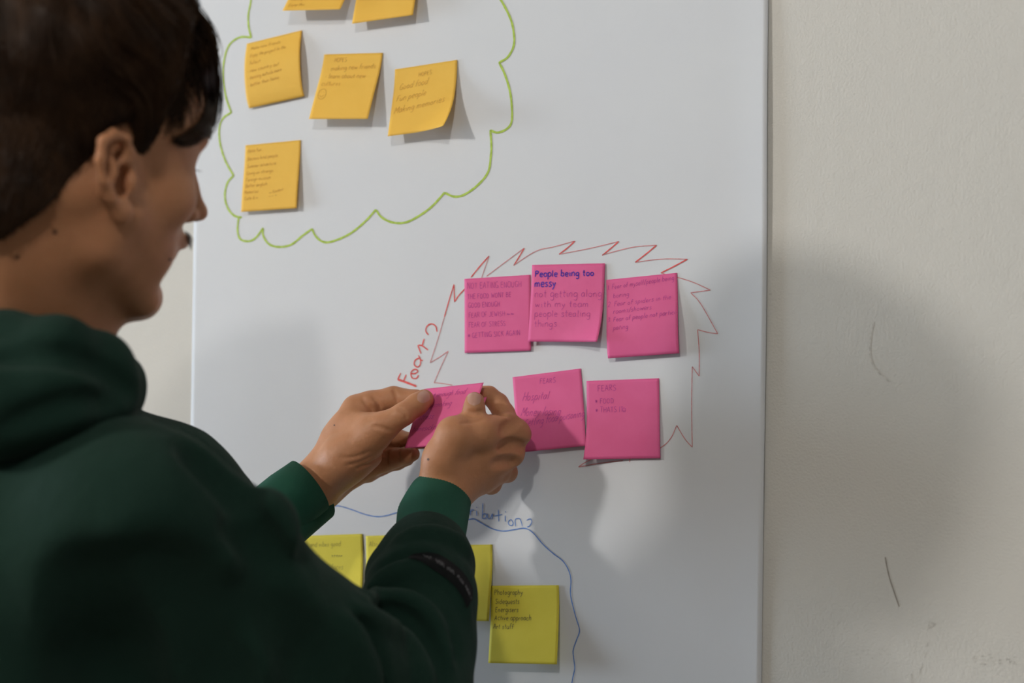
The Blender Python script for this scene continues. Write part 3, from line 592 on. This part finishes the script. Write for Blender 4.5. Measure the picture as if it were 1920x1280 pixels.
# ---- hands
lh = Field(cpt(500, 1010, 1.38) - [0.0, 0.09, 0.02], cpt(850, 690, 1.38) + [0.01, 0.09, 0.02], 0.00125)
DL, DR = 0.022, 0.038                                    # how far the hands reach toward the wall
def L(pts, k=6): lh.chain([J(p[0], p[1], p[2] + DL, p[3]) for p in pts], mm(k))
L([(520, 978, 1.368, 40), (588, 913, 1.381, 44), (612, 888, 1.386, 40)], 8)
L([(598, 890, 1.380, 36), (640, 822, 1.385, 34), (670, 768, 1.388, 27)], 10)             # index metacarpal
L([(604, 905, 1.392, 38), (655, 850, 1.405, 32), (695, 800, 1.41, 26)], 10)
L([(606, 918, 1.398, 36), (665, 876, 1.405, 30), (702, 862, 1.405, 25)], 10)             # little finger side
L([(600, 905, 1.374, 37), (648, 858, 1.358, 42), (700, 815, 1.347, 33)], 12)             # thenar
L([(640, 880, 1.372, 34), (690, 850, 1.368, 28)], 12)
L([(655, 800, 1.378, 30), (700, 800, 1.352, 27)], 10)                                    # web
L([(700, 813, 1.347, 31), (718, 800, 1.342, 26), (757, 776, 1.338, 21.5)], 6)            # thumb
L([(757, 776, 1.338, 21.5), (782, 758, 1.346, 21), (795, 748, 1.352, 18.5)], 3)
L([(668, 768, 1.388, 27), (694, 759, 1.388, 25), (738, 748, 1.388, 23.5)], 5)            # index finger
L([(738, 748, 1.388, 23.5), (780, 751, 1.380, 20), (812, 757, 1.372, 16.5)], 3)
L([(695, 805, 1.41, 24), (722, 822, 1.418, 21), (748, 824, 1.415, 18.5)], 4)             # middle finger
L([(748, 824, 1.415, 18), (775, 827, 1.402, 15.5), (797, 829, 1.390, 12.5)], 3)
L([(700, 866, 1.405, 25), (722, 862, 1.405, 21), (742, 858, 1.398, 18.5)], 5)            # ring finger
L([(742, 858, 1.398, 18.5), (762, 854, 1.390, 16), (774, 851, 1.386, 13.5)], 3)
L([(690, 885, 1.412, 20), (715, 874, 1.422, 16), (745, 866, 1.418, 14), (765, 862, 1.41, 11)], 4)
def skin_lines(fld, lines, k=0.0022):                # creases and hollows pressed into the modelled skin
    v_, q_ = fld.mesh(1); bv = BVHTree.FromPolygons([tuple(a) for a in v_], [tuple(a) for a in q_])
    for pts, r in lines:
        out = []
        for x, y in smooth_path([np.array(p, float) for p in pts], 4):
            dr = Vector(((x - 960) / F, 1.0, (640 - y) / F)).normalized(); hit = bv.ray_cast(Vector((0, 0, 0)), dr)[0]
            if hit is not None: out.append((cpt(x, y, hit[1] - r * 0.35 * hit[1] / F), r * hit[1] / F))
        if len(out) > 1: fld.chain(out, k, True)
skin_lines(lh, [([(699, 743), (708, 753), (712, 768)], 2.6), ([(738, 727), (742, 740), (745, 755)], 2.2), ([(672, 878), (700, 866), (722, 851)], 3.0), ([(733, 808), (716, 802), (700, 798)], 2.2),
  ([(678, 746), (690, 760), (699, 770)], 2.6), ([(640, 858), (668, 856), (692, 846)], 1.2), ([(650, 872), (676, 866), (696, 856)], 1.1), ([(728, 846), (727, 870)], 2.0), ([(749, 844), (750, 864)], 2.0), ([(748, 766), (756, 772), (764, 784)], 1.8)])
lhand_geo = lh.mesh(2)

rh = Field(cpt(745, 1010, 1.35) - [0.0, 0.09, 0.02], cpt(1010, 690, 1.35) + [0.01, 0.08, 0.01], 0.00125)
def Rr(pts, k=6): rh.chain([J(p[0], p[1], p[2] + DR, p[3]) for p in pts], mm(k))
Rr([(815, 1000, 1.26, 50), (834, 925, 1.298, 46), (840, 900, 1.302, 44)], 8)
Rr([(822, 905, 1.298, 36), (832, 862, 1.292, 37), (853, 816, 1.288, 36)], 10)            # thumb metacarpal
Rr([(853, 816, 1.290, 33), (868, 805, 1.300, 26), (884, 787, 1.303, 21)], 6)
Rr([(884, 790, 1.300, 20.5), (889, 766, 1.302, 20), (890, 753, 1.305, 18.5)], 3)         # thumb tip
Rr([(845, 890, 1.300, 40), (905, 832, 1.312, 33), (952, 800, 1.318, 24)], 10)            # index metacarpal
Rr([(848, 900, 1.304, 40), (915, 850, 1.314, 33), (968, 813, 1.322, 25)], 10)            # middle
Rr([(852, 910, 1.308, 38), (915, 870, 1.320, 30), (955, 848, 1.328, 28)], 10)            # ring
Rr([(858, 915, 1.312, 33), (905, 895, 1.326, 25), (930, 885, 1.334, 22)], 10)            # little
Rr([(858, 824, 1.287, 31), (905, 812, 1.294, 27), (945, 799, 1.310, 24)], 9)            # web
Rr([(950, 800, 1.318, 23), (945, 776, 1.326, 20), (934, 756, 1.332, 19)], 4)         # index finger
Rr([(934, 756, 1.332, 19), (917, 741, 1.331, 17), (898, 737, 1.336, 15)], 3)
Rr([(969, 813, 1.322, 26), (975, 814, 1.342, 20), (966, 802, 1.354, 18)], 4)             # middle finger, folded under
Rr([(966, 802, 1.354, 18), (935, 790, 1.362, 16), (912, 790, 1.358, 13)], 3)
Rr([(955, 848, 1.328, 28), (962, 838, 1.348, 20), (953, 828, 1.358, 18)], 4)
Rr([(953, 828, 1.358, 18), (922, 815, 1.366, 16), (902, 815, 1.362, 13)], 3)
Rr([(938, 884, 1.334, 21), (951, 885, 1.344, 18.5), (946, 880, 1.360, 16)], 4)
Rr([(946, 880, 1.360, 16), (918, 860, 1.368, 14), (900, 850, 1.362, 12)], 3)
Rr([(905, 905, 1.335, 20), (921, 907, 1.345, 18), (915, 900, 1.355, 15)], 5)
skin_lines(rh, [([(866, 792), (888, 790), (906, 785)], 2.6), ([(926, 774), (945, 778), (960, 778)], 2.8), ([(877, 771), (890, 773), (903, 770)], 1.8), ([(879, 778), (890, 780), (902, 777)], 1.6)])
skin_lines(rh, [([(984, 838), (958, 833), (940, 837)], 3.6), ([(968, 868), (950, 866), (930, 868)], 3.6), ([(972, 787), (958, 797), (944, 806)], 3)], 0.008)
rhand_geo = rh.mesh(2)

# ---- coarse arms and trunk below the clothes so the body is whole
bd = Field(cpt(-250, 1900, 1.1) - [0, .22, 0], np.array([0.02, 1.42, 0.02]), 0.008)
bd.cone(cpt(60, 740, 1.10), cpt(60, 860, 1.08), 0.055, 0.06, 0.03)
bd.cone(cpt(-50, 890, 1.18), cpt(235, 990, 0.99), 0.045, 0.05, 0.03)
bd.cone(cpt(50, 1040, 1.08), cpt(0, 1750, 1.08), 0.095, 0.11, 0.04)
bd.chain([(cpt(240, 1010, .99), .045), (cpt(745, 1345, 1.12), .038), (cpt(815, 1000, 1.295), .022)], 0.02)
bd.chain([(cpt(-40, 915, 1.2), .042), (cpt(390, 1050, 1.25), .034), (cpt(520, 978, 1.39), .020)], 0.02)
trunk_geo = bd.mesh(2)
V, Q = join([head_geo, lhand_geo, rhand_geo, trunk_geo])
body = mesh('body', c2w(V), Q, M_SKIN, PERSON)
bvh_body = BVHTree.FromPolygons([tuple(v) for v in V], [tuple(q) for q in Q])

# ---- patches laid on a built surface (nails, moles, tape), seen from the camera side
def lay(bvh, px, py, eps):
    d = Vector(((px - 960) / F, 1.0, (640 - py) / F)).normalized()
    hit, nrm, i, t = bvh.ray_cast(Vector((0, 0, 0)), d)
    if hit is None: return None
    if nrm.dot(d) > 0: nrm = -nrm
    return np.array(hit + nrm * eps)
def patch(name, bvh, grid, eps, mat_, parent, smooth=True, dome=0.0):
    """grid: rows of pixel points"""
    n, m = len(grid), len(grid[0]); vs = []; ok = True
    for i in range(n):
        for j in range(m):
            e = eps + dome * (1 - (2 * i / (n - 1) - 1) ** 2) * (1 - (2 * j / (m - 1) - 1) ** 2) if dome else eps
            p = lay(bvh, *grid[i][j], e); c0 = grid[n // 2][m // 2]; w_ = 0.85
            while p is None and w_ > .3:
                p = lay(bvh, c0[0] + (grid[i][j][0] - c0[0]) * w_, c0[1] + (grid[i][j][1] - c0[1]) * w_, e); w_ *= .85
            if p is None: return None
            vs.append(p)
    fs = [(i * m + j, i * m + j + 1, (i + 1) * m + j + 1, (i + 1) * m + j) for i in range(n - 1) for j in range(m - 1)]
    return mesh(name, c2w(np.array(vs)), fs, mat_, parent, smooth)
def nail(c, ax, half_l, half_w):
    ax = np.array(ax, float); ax /= np.linalg.norm(ax); sd = np.array([-ax[1], ax[0]])
    n = 15; g = []
    for t in np.linspace(-1, 1, n):
        wdt = (1 - max(0, abs(t) - .2) ** 3.0 * 1.05) * (0.93 + .07 * t)
        g.append([tuple(np.array(c) + ax * half_l * (t - 0.12 * s * s * np.sign(t) * abs(t)) + sd * half_w * s * wdt) for s in np.linspace(-1, 1, 11)])
    return patch('fingernail', bvh_body, g, 0.00015, M_NAIL, body, dome=0.0004)
nail((794, 744), (0.80, -0.42), 12.5, 11.5)
nail((889, 748), (0.10, -1.0), 12, 13.5)
for x, y, r in ((627, 797, 1.6), (803, 861, 2.4)):
    patch('mole', bvh_body, [[(x + r * a * (1 - .3 * abs(b)), y + r * b * (1 - .3 * abs(a))) for a in (-1, -.5, 0, .5, 1)] for b in (-1, -.5, 0, .5, 1)], 0.0002, M_MOLE, body)
for x, y, r in ((103, 434, 5), (32, 481, 5), (318, 486, 3)):
    patch('mole', bvh_body, [[(x + r * a * (1 - .3 * abs(b)), y + r * b * (1 - .3 * abs(a))) for a in (-1, -.5, 0, .5, 1)] for b in (-1, -.5, 0, .5, 1)], 0.0004, M_MOLE, body)

# ---- hoodie
hf = Field(np.array([-0.68, 0.74, -0.50]), np.array([0.02, 1.42, 0.06]), 0.0033)
def Hc(pts, k=0.03): hf.chain([J(*p) for p in pts], k)
Hc([(60, 800, 1.10, 150), (20, 1100, 1.06, 330), (-20, 1500, 1.05, 370)], .05)              # trunk
Hc([(90, 830, 1.08, 130), (270, 985, 0.97, 150)], .06)
Hc([(120, 930, 1.03, 120), (250, 1010, 0.985, 150)], .04); Hc([(60, 1030, 1.02, 190), (240, 1040, 0.985, 160)], .04)                                      # right shoulder slope
Hc([(-40, 905, 1.19, 130), (20, 870, 1.14, 140), (150, 900, 1.17, 150)], .05)                                      # left shoulder
Hc([(-40, 930, 1.20, 135), (120, 935, 1.19, 150), (300, 955, 1.20, 150), (385, 1000, 1.22, 120)], .03)             # left upper arm
Hc([(395, 1040, 1.24, 100), (450, 1015, 1.32, 78), (500, 978, 1.36, 58)], .02)             # left forearm
Hc([(250, 1010, 0.97, 185), (420, 1140, 1.01, 170), (560, 1235, 1.06, 150), (700, 1330, 1.10, 130)], .035)   # right upper arm
Hc([(440, 1020, 0.99, 75), (455, 1000, 1.0, 66)], .03)                                      # bunched fold at the shoulder
Hc([(770, 1350, 1.11, 120), (775, 1200, 1.17, 112), (788, 1120, 1.206, 101), (797, 1060, 1.247, 84), (802, 1035, 1.266, 74)], .015)  # right forearm
Hc([(735, 1075, 1.234, 50), (797, 1040, 1.259, 68), (842, 1060, 1.254, 42)], .012)
# sleeve folds: grooves and ridges laid on the plain sleeve
_p = hf.mesh(1); bvh_plain = BVHTree.FromPolygons([tuple(v) for v in _p[0]], [tuple(q) for q in _p[1]])
def onsurf(bvh, pts, sink):
    out = []
    for x, y, r in pts:
        h_ = lay(bvh, x, y, 0)
        if h_ is None: continue
        d_ = h_[1]; out.append((cpt(x, y, d_ + sink * r * d_ / F), r * d_ / F))
    return out
def crease(pts, k=.010, sink=-0.35):
    q = smooth_path([np.array(p) for p in pts], 3); q = onsurf(bvh_plain, [tuple(v) for v in q], sink)
    if len(q) > 1: hf.chain(q, k, True)
def ridge(pts, k=.012, sink=0.35):
    q = smooth_path([np.array(p) for p in pts], 3); q = onsurf(bvh_plain, [tuple(v) for v in q], sink)
    if len(q) > 1: hf.chain(q, k)
ridge([(752, 1012, 9), (800, 1003, 11), (845, 1014, 11), (872, 1036, 8)])
ridge([(690, 1118, 8), (735, 1078, 13), (790, 1068, 14), (845, 1095, 13), (872, 1150, 8)])
crease([(718, 1066, 5), (745, 1046, 9), (780, 1036, 8), (815, 1042, 4)])
crease([(672, 1134, 4), (720, 1108, 7), (765, 1106, 9), (805, 1132, 8), (840, 1190, 6), (852, 1240, 4)])
ridge([(668, 1140, 6), (720, 1126, 11), (770, 1130, 12), (812, 1170, 11), (838, 1240, 7)])
crease([(660, 1152, 4), (715, 1146, 8), (760, 1158, 9), (798, 1200, 9), (826, 1262, 6), (830, 1300, 4)])
ridge([(655, 1158, 6), (705, 1164, 11), (750, 1192, 12), (785, 1245, 12), (800, 1300, 9)])
crease([(650, 1160, 4), (685, 1182, 10), (712, 1228, 13), (724, 1290, 12)])
ridge([(640, 1165, 8), (665, 1205, 15), (685, 1260, 18), (690, 1300, 16)])
ridge([(455, 948, 10), (492, 958, 18), (514, 985, 18), (512, 1020, 12), (500, 1045, 8)], .02)
crease([(440, 985, 6), (476, 1000, 13), (496, 1032, 12), (520, 1070, 6)], .02)
crease([(366, 846, 10), (398, 868, 22), (430, 900, 22), (452, 930, 12)], .02)
crease([(165, 1100, 4), (190, 1150, 12), (205, 1220, 20), (215, 1300, 22)], .05)
crease([(290, 1060, 6), (350, 1120, 14), (400, 1210, 14), (420, 1300, 10)], .04)
crease([(470, 1120, 6), (530, 1160, 12), (575, 1220, 12), (590, 1300, 10)], .03)
hood_geo = hf.mesh(3)
hoodie = mesh('hoodie', c2w(hood_geo[0]), hood_geo[1], M_HOOD, PERSON)
bvh_hoodie = BVHTree.FromPolygons([tuple(v) for v in hood_geo[0]], [tuple(q) for q in hood_geo[1]])
# hood lying around the neck
ho = Field(np.array([-0.62, 0.88, -0.14]), np.array([-0.20, 1.36, 0.06]), 0.003)
def Ho(pts, k=0.012): ho.chain([J(*p) for p in pts], k)
Ho([(-130, 690, 1.03, 62), (10, 650, 0.985, 64), (110, 656, 0.97, 60), (185, 685, 1.0, 58), (215, 715, 1.06, 50), (200, 735, 1.14, 46)], .012)
Ho([(-90, 770, 1.15, 58), (-160, 785, 1.07, 76), (-140, 790, 1.0, 84), (0, 760, 0.955, 92), (100, 745, 0.965, 78), (175, 745, 1.0, 66), (207, 760, 1.06, 48)], .02)
Ho([(-120, 690, 1.04, 60), (-140, 695, 1.10, 58), (-60, 700, 1.17, 54), (80, 718, 1.20, 50), (200, 735, 1.14, 46)], .012)
_p = ho.mesh(1); bvh_h = BVHTree.FromPolygons([tuple(v) for v in _p[0]], [tuple(q) for q in _p[1]])
for pts in ([(-10, 668, 9), (60, 662, 10), (120, 666, 10), (180, 684, 10), (225, 712, 8), (250, 738, 5)], [(10, 800, 6), (80, 770, 8), (150, 752, 8), (220, 752, 5)]):
    ho.chain(onsurf(bvh_h, [tuple(v) for v in smooth_path([np.array(p) for p in pts], 3)], -.3), .012, True)
hood2 = ho.mesh(2)
mesh('hood', c2w(hood2[0]), hood2[1], M_HOOD, hoodie)
dc = Field(cpt(235, 830, 1.12) - [0, .04, 0], cpt(275, 740, 1.12) + [0, .04, 0], 0.0012)
dc.chain([J(243, 752, 1.085, 4), J(250, 775, 1.085, 5), J(253, 798, 1.09, 5)], 0.001)
dv = dc.mesh(1); mesh('drawstring', c2w(dv[0]), dv[1], M_BAND, hoodie)

# ribbed cuffs
def cuff(stations, name='cuff', rib=0.00016, nr=64):
    """stations: (px, py, depth, radius_px, flatten) from sleeve to opening; walls turn inward at the opening"""
    cs = [cpt(*s_[:3]) for s_ in stations]; rs = [s_[3] * s_[2] / F for s_ in stations]
    cs.append(cs[-1] * 1.0); rs.append(rs[-1] - 0.0035); cs.append(cs[-3] * .6 + cs[-1] * .4); rs.append(rs[-1] - 0.001)
    cs = np.array(cs); vs = []; ns = nr * 2
    for i, c in enumerate(cs):
        a = cs[max(0, min(i, len(stations) - 1) - 1)]; b = cs[min(min(i, len(stations) - 1) + 1, len(stations) - 1)]
        t = b - a; t /= np.linalg.norm(t)
        u = np.cross(t, [0, 0, 1.0]); u /= np.linalg.norm(u); v = np.cross(u, t)
        for k in range(ns):
            an = 2 * math.pi * k / ns; r = rs[i] + (rib if k % 2 else -rib) * (1 if i < len(stations) else .3)
            vs.append(c + r * (u * math.cos(an) + v * math.sin(an)))
    fs = []
    for i in range(len(cs) - 1):
        for k in range(ns): fs.append((i * ns + k, i * ns + (k + 1) % ns, (i + 1) * ns + (k + 1) % ns, (i + 1) * ns + k))
    return mesh(name, c2w(np.array(vs)), fs, M_CUFF, hoodie)
cuff([(800, 1050, 1.247, 70), (804, 1025, 1.266, 66), (808, 995, 1.287, 66), (811, 970, 1.309, 67), (819, 949, 1.328, 63), (826, 931, 1.338, 59)])
cuff([(455, 1015, 1.32, 68), (500, 976, 1.36, 62), (543, 938, 1.38, 59), (581, 909, 1.390, 56)])
cuff([(480, 1015, 1.34, 62), (520, 985, 1.37, 56), (560, 955, 1.398, 52), (592, 930, 1.412, 50)])

# tape with print across the near sleeve
tp = [(770, 1042), (800, 1046), (830, 1062), (855, 1082), (872, 1105), (881, 1128)]
tp = smooth_path(tp, 4)
g = []
for k in range(7):
    s = k / 6; g.append([(p[0] + (s - .5) * 14, p[1] - (s - .5) * 26 * min(1, .3 + i / 9)) for i, p in enumerate(tp)])
g = [[(min(q[0], 884), q[1]) for q in row] for row in g]
band = patch('sleeve_tape', bvh_hoodie, g, 0.0012, M_BAND, hoodie)
if band:
    tp2 = resample(tp, 1.0); vs, fs = [], []
    for k in range(18, len(tp2) - 4, 2):
        if (k // 6) % 4 == 3: continue
        x, y = tp2[k]; a = 5.0 * (0.6 + 0.4 * math.sin(k * 1.7)); o = 1.6 * math.sin(k * 2.3)
        ps = [lay(bvh_hoodie, x + dx, y + dy + o, 0.0020) for dx, dy in ((-.4, -a * .7), (.5, -a * .7), (.9, a * .7), (0, a * .7))]
        if any(p is None for p in ps): continue
        b = len(vs); vs += ps; fs.append((b, b + 1, b + 2, b + 3))
    if fs: mesh('printed_letters', c2w(np.array(vs)), fs, M_BANDTXT, hoodie, smooth=False)['kind'] = 'stuff'

# ---- hair
def tubes(paths, r0, r1, sides=3):
    vs, fs = [], []; off = 0
    ang = np.linspace(0, 2 * math.pi, sides, endpoint=False)
    for p, ra in paths:
        p = np.asarray(p); n = len(p); t = np.gradient(p, axis=0); t /= np.maximum(np.linalg.norm(t, axis=1, keepdims=True), 1e-9)
        ref = np.array([0.31, 0.52, 0.79]); u = np.cross(t, ref); u /= np.maximum(np.linalg.norm(u, axis=1, keepdims=True), 1e-9); v = np.cross(t, u)
        r = (np.linspace(1, r1 / r0, n) ** 1.0 * r0 * ra)[:, None, None]
        ring = p[:, None, :] + r * (u[:, None, :] * np.cos(ang)[None, :, None] + v[:, None, :] * np.sin(ang)[None, :, None])
        vs.append(ring.reshape(-1, 3))
        i = np.arange(n - 1)[:, None] * sides; k = np.arange(sides)[None, :]; k2 = (k + 1) % sides
        fs.append((np.stack([i + k, i + k2, i + sides + k2, i + sides + k], -1).reshape(-1, 4)) + off); off += n * sides
    return np.concatenate(vs), np.concatenate(fs)
CC = np.array([-2, 0, 45.0]); CR = np.array([97, 75, 84.0])
def hairline(x, y):                                   # lowest z (mm) that carries hair at forward position x
    return float(np.interp(x, [-100, -80, -60, -45, -32, -22, -12, 2, 10, 20, 28, 36, 46, 60, 75, 95], [-80, -78, -70, -52, -30, -4, 26, 33, 14, 10, 40, 76, 94, 102, 106, 108]))
def thick(d):                                         # hair thickness (mm) over the cranium in direction d
    p = CC + CR * d; top = np.clip((d[2] - 0.05) / 0.75, 0, 1); front = np.clip((d[0] - 0.2) / 0.6, 0, 1) * top
    base = 5 + 15 * top ** 0.8 + 9 * front
    base += 2.2 * math.sin(p[0] * .16 + p[2] * .05) * math.sin(p[1] * .13 + p[2] * .09) * (0.3 + top)
    e = (p[2] - hairline(p[0], p[1])) / 12.0
    return base * min(1, max(0, e) ** .7) - (4 if e < 0 else 0) - max(0, 0.3 - e) * 4
nu, nv = 160, 100; vs, fs = [], []
for j in range(nv + 1):
    ph = math.pi * j / nv
    for i in range(nu):
        th = 2 * math.pi * i / nu; d = np.array([math.sin(ph) * math.cos(th), math.sin(ph) * math.sin(th), math.cos(ph)])
        vs.append(hp(*(CC + CR * d + d * (thick(d) * 0.86 if thick(d) > 0 else thick(d)))))
for j in range(nv):
    for i in range(nu): fs.append((j * nu + i, j * nu + (i + 1) % nu, (j + 1) * nu + (i + 1) % nu, (j + 1) * nu + i))
nf = Field(HO - [0.20, 0.19, 0.20], HO + [0.10, 0.19, 0.10], 0.003)
nf.cone(hp(-30, 0, 14), hp(-38, 0, -20), 0.070, 0.0655, 0); nf.cone(hp(-38, 0, -20), hp(-34, 0, -20) + (NB - hp(-34, 0, -20)) * .45, 0.0655, 0.0610, 0)
gx = np.meshgrid(*[nf.lo[k] + np.arange(nf.n[k]) * nf.h for k in range(3)], indexing='ij', sparse=True)
lx, lz = (sum(HM[k, c] * (gx[k] - HO[k]) for k in range(3)) for c in (0, 2))
for cx, cz, c0 in ((1.4, -1.0, 0.024), (-0.10, -1.0, -0.072)):
    nn = math.hypot(cx, cz); nf.d = np.maximum(nf.d, ((cx * lx + cz * lz + c0) / nn).astype(np.float32))
nape = nf.mesh(3)
V_, Q_ = join([(np.array(vs), np.array(fs)), nape])
hair = mesh('hair', c2w(V_), Q_, M_HAIR, PERSON)
CROWN = np.array([-62.0, 8, 118])
paths = []
while len(paths) < 7000:
    d = rng.normal(size=3); d /= np.linalg.norm(d)
    p = CC + CR * d; e = p[2] - hairline(p[0], p[1])
    if e < 1 or d[1] > 0.75: continue
    top = np.clip((d[2] - 0.0) / 0.6, 0, 1)
    ln = (14 + 55 * top) * rng.uniform(.7, 1.2) * min(1, .25 + e / 40)
    n = 9; q = d.copy(); pts = []; ph = 3 * math.sin(p[0] * .11 + p[1] * .05) + 3 * math.sin(p[1] * .13 - p[2] * .07) + rng.normal(0, .35); am = .35 + .25 * math.sin(p[0] * .2 + p[2] * .15); cl = rng.normal(0, .12)
    for k in range(n):
        s = k / (n - 1)
        r = CC + CR * q + q * (max(thick(q), .5) * (0.55 + 0.5 * s) + rng.uniform(0, 1.2) + 3.5 * top * s * abs(cl))
        pts.append(hp(*r))
        pp = CC + CR * q
        fl = pp - CROWN; fl[2] -= 25; fl /= np.linalg.norm(fl)
        fl = fl * (0.5 + top) + np.array([-0.1, 0, -1.0]) * (1 - top * .6) + np.array([math.sin(ph + s * 5), math.cos(ph * 1.3 + s * 4), 0]) * (am + abs(cl))
        fl -= q * (fl @ q); fl /= max(np.linalg.norm(fl), 1e-6)
        q = q + fl * ln / (n - 1) / 88; q /= np.linalg.norm(q)
    paths.append((np.array(pts), rng.uniform(.7, 1.3)))
nv_ = nape[0]; loc_ = (nv_ - HO) @ HM * 1000
for i in rng.integers(0, len(nv_), 5200):
    p = nv_[i]; c_ = HO + HM @ np.array([-.037, 0, min(loc_[i][2], 0) * .001]); n_ = p - c_; n_ /= np.linalg.norm(n_)
    dn_ = HM @ np.array([-.15 + rng.normal(0, .12), rng.normal(0, .12), -1.0]); dn_ -= n_ * (dn_ @ n_); dn_ /= np.linalg.norm(dn_)
    q_ = rng.uniform(.007, .014) * np.clip((loc_[i][2] - 1.05 * loc_[i][0] - 14) / 30, .25, 1)
    paths.append((np.array([p - n_ * .001, p + dn_ * q_ * .4 + n_ * .0018, p + dn_ * q_ + n_ * .0022]), rng.uniform(.7, 1.1)))
# loose locks falling over the forehead
def lock(px, width, n, twist=1.0, tip=.35):
    px = [list(q) for q in px]
    for q in px:
        h_ = lay(bvh_body, q[0], q[1], 0)
        if h_ is not None: q[2] = min(q[2], h_[1] - 0.006)
    c = smooth_path([cpt(*q) for q in px], 5); m = len(c)
    for _ in range(n):
        o = rng.normal(size=3) * width; ph = rng.uniform(0, 6.28)
        s = np.linspace(0, 1, m)[:, None]
        pts = c + o * (1 - (1 - tip) * s ** 1.5) + np.stack([np.sin(ph + 5 * s[:, 0]), np.cos(ph + 4 * s[:, 0]), np.sin(ph * 2 + 6 * s[:, 0])], 1) * .0008 * twist
        k0 = rng.integers(0, max(1, m // 3)); k1 = m - rng.integers(0, max(1, m // 8))
        paths.append((pts[k0:k1], rng.uniform(.8, 1.4)))
lock([(255, 30, 1.04, ), (320, 35, 1.06), (368, 62, 1.075), (385, 110, 1.085), (391, 165, 1.085), (389, 215, 1.082), (374, 245, 1.075), (350, 262, 1.068), (330, 264, 1.062)], .0042, 420)
lock([(240, 60, 1.03), (310, 60, 1.05), (352, 90, 1.07), (372, 130, 1.078), (383, 180, 1.082), (384, 220, 1.08), (368, 250, 1.072), (342, 268, 1.064)], .0038, 260)
lock([(260, 5, 1.05), (330, 15, 1.07), (380, 55, 1.09), (396, 92, 1.10), (392, 118, 1.10)], .0045, 300)
lock([(230, 20, 1.02), (290, 55, 1.03), (325, 95, 1.045), (338, 125, 1.05)], .0045, 240)
lock([(200, 80, 1.0), (250, 110, 1.0), (288, 150, 1.015), (300, 190, 1.03), (296, 225, 1.035)], .0045, 260)
lock([(180, 120, .98), (225, 150, .98), (262, 195, .99), (272, 240, 1.0), (262, 275, 1.0)], .0035, 200)
lock([(390, 145, 1.085), (404, 150, 1.085), (415, 180, 1.085), (413, 205, 1.085), (402, 222, 1.085)], .00025, 5)
hv, hq = tubes(paths, 0.00042, 0.00013)
mesh('hair_strands', c2w(hv), hq, M_HAIR, hair)['kind'] = 'stuff'
# lashes, brow and moustache
paths = []
for k in range(26):
    y = -rng.uniform(18, 44); a = hp(82 - abs(y + 30) * .25, y, 9); paths.append((np.array([a, a + HM @ np.array([.003, -.001, -.0015]), a + HM @ np.array([.006, -.002, -.001])]), 1))
for k in range(160):
    y = -rng.uniform(8, 46); a = hp(95.5 - abs(y) * .12 - max(0, -y - 25) * .55, y, 36 + rng.uniform(-3, 4)); paths.append((np.array([a, a + HM @ np.array([.002, -.004, .001]), a + HM @ np.array([.002, -.009, -.001])]), 1))
for k in range(110):
    y = rng.uniform(-22, 22); z = -41 - rng.uniform(0, 7); a = hp(105.5 - abs(y) * .20 - abs(y) ** 2 * .006, y, z)
    sg = np.sign(y) if abs(y) > 1 else 1
    paths.append((np.array([a, a + HM @ np.array([.0022, sg * .0016, -.003]), a + HM @ np.array([.0022, sg * .003, -.0062])]), 1))
fv, fq = tubes(paths, 0.00024, 0.0001)
mesh('facial_hair', c2w(fv), fq, M_FHAIR, body)['kind'] = 'stuff'

# ---- trousers and shoes below the frame
hip = c2w(cpt(-20, 1500, 1.05)); tf = Field((hip[0] - .3, hip[1] - .25, 0.02), (hip[0] + .3, hip[1] + .25, hip[2] + .02), 0.012)
tf.ell((hip[0], hip[1], hip[2] - .12), (.17, .13, .16), None, .03)
for s in (-1, 1): tf.chain([((hip[0] + s * .09, hip[1], hip[2] - .15), .095), ((hip[0] + s * .10, hip[1] + .02, .52), .07), ((hip[0] + s * .10, hip[1], .07), .055)], .03)
tv = tf.mesh(2); mesh('trousers', tv[0], tv[1], M_TROUSER, PERSON)
for s in (-1, 1):
    sf = Field((hip[0] + s * .1 - .08, hip[1] - .12, -0.02), (hip[0] + s * .1 + .08, hip[1] + .24, .13), 0.006)
    sf.chain([((hip[0] + s * .10, hip[1] - .03, .045), .044), ((hip[0] + s * .10, hip[1] + .06, .045), .045), ((hip[0] + s * .11, hip[1] + .15, .035), .035)], .02)
    sv = sf.mesh(1); sv[0][:, 2] = np.maximum(sv[0][:, 2], 0.001); mesh('shoe', sv[0], sv[1], M_SHOE, PERSON)

# ------------------------------------------------------------------ the notes in the hands
def held(label, tlc, trc, blc, prof, texts, name='sticky_note'):
    a, b, c = cpt(*tlc), cpt(*trc), cpt(*blc)
    A, B, C_ = c2w(a), c2w(b), c2w(c)
    ex = (B - A); wl_ = np.linalg.norm(ex); ex /= wl_
    dn = C_ - A; hl = np.linalg.norm(dn); dn /= hl
    en = np.cross(ex, dn); en /= np.linalg.norm(en)
    if en @ (CAM - A) < 0: en = -en
    return make_note(label, None, None, prof, M_PINK, GP, texts, frame=(A, ex, dn, en), size=wl_, hgt=hl)
held('bright pink note held up between both thumbs', (795, 729, 1.394), (907, 717, 1.357), (759, 840, 1.374), [(0, 4), (.4, 0), (1, -4)],
  [('not enough food', 8, 11, 5.6, .3, 1, .45, P_, .9), ('not smoking', 8, 22, 5.6, .3, 1, .45, P_, .9), ('stress', 6, 34, 5.6, .3, 1, .45, P_), ('homesickness for ~', 3, 46, 5.6, .3, 1, .45, P_, .9)])
held('second pink note just behind the held one, only its right edge showing', (806, 735, 1.402), (918, 727, 1.363), (775, 842, 1.384), [(0, 3), (1, 3)], [])
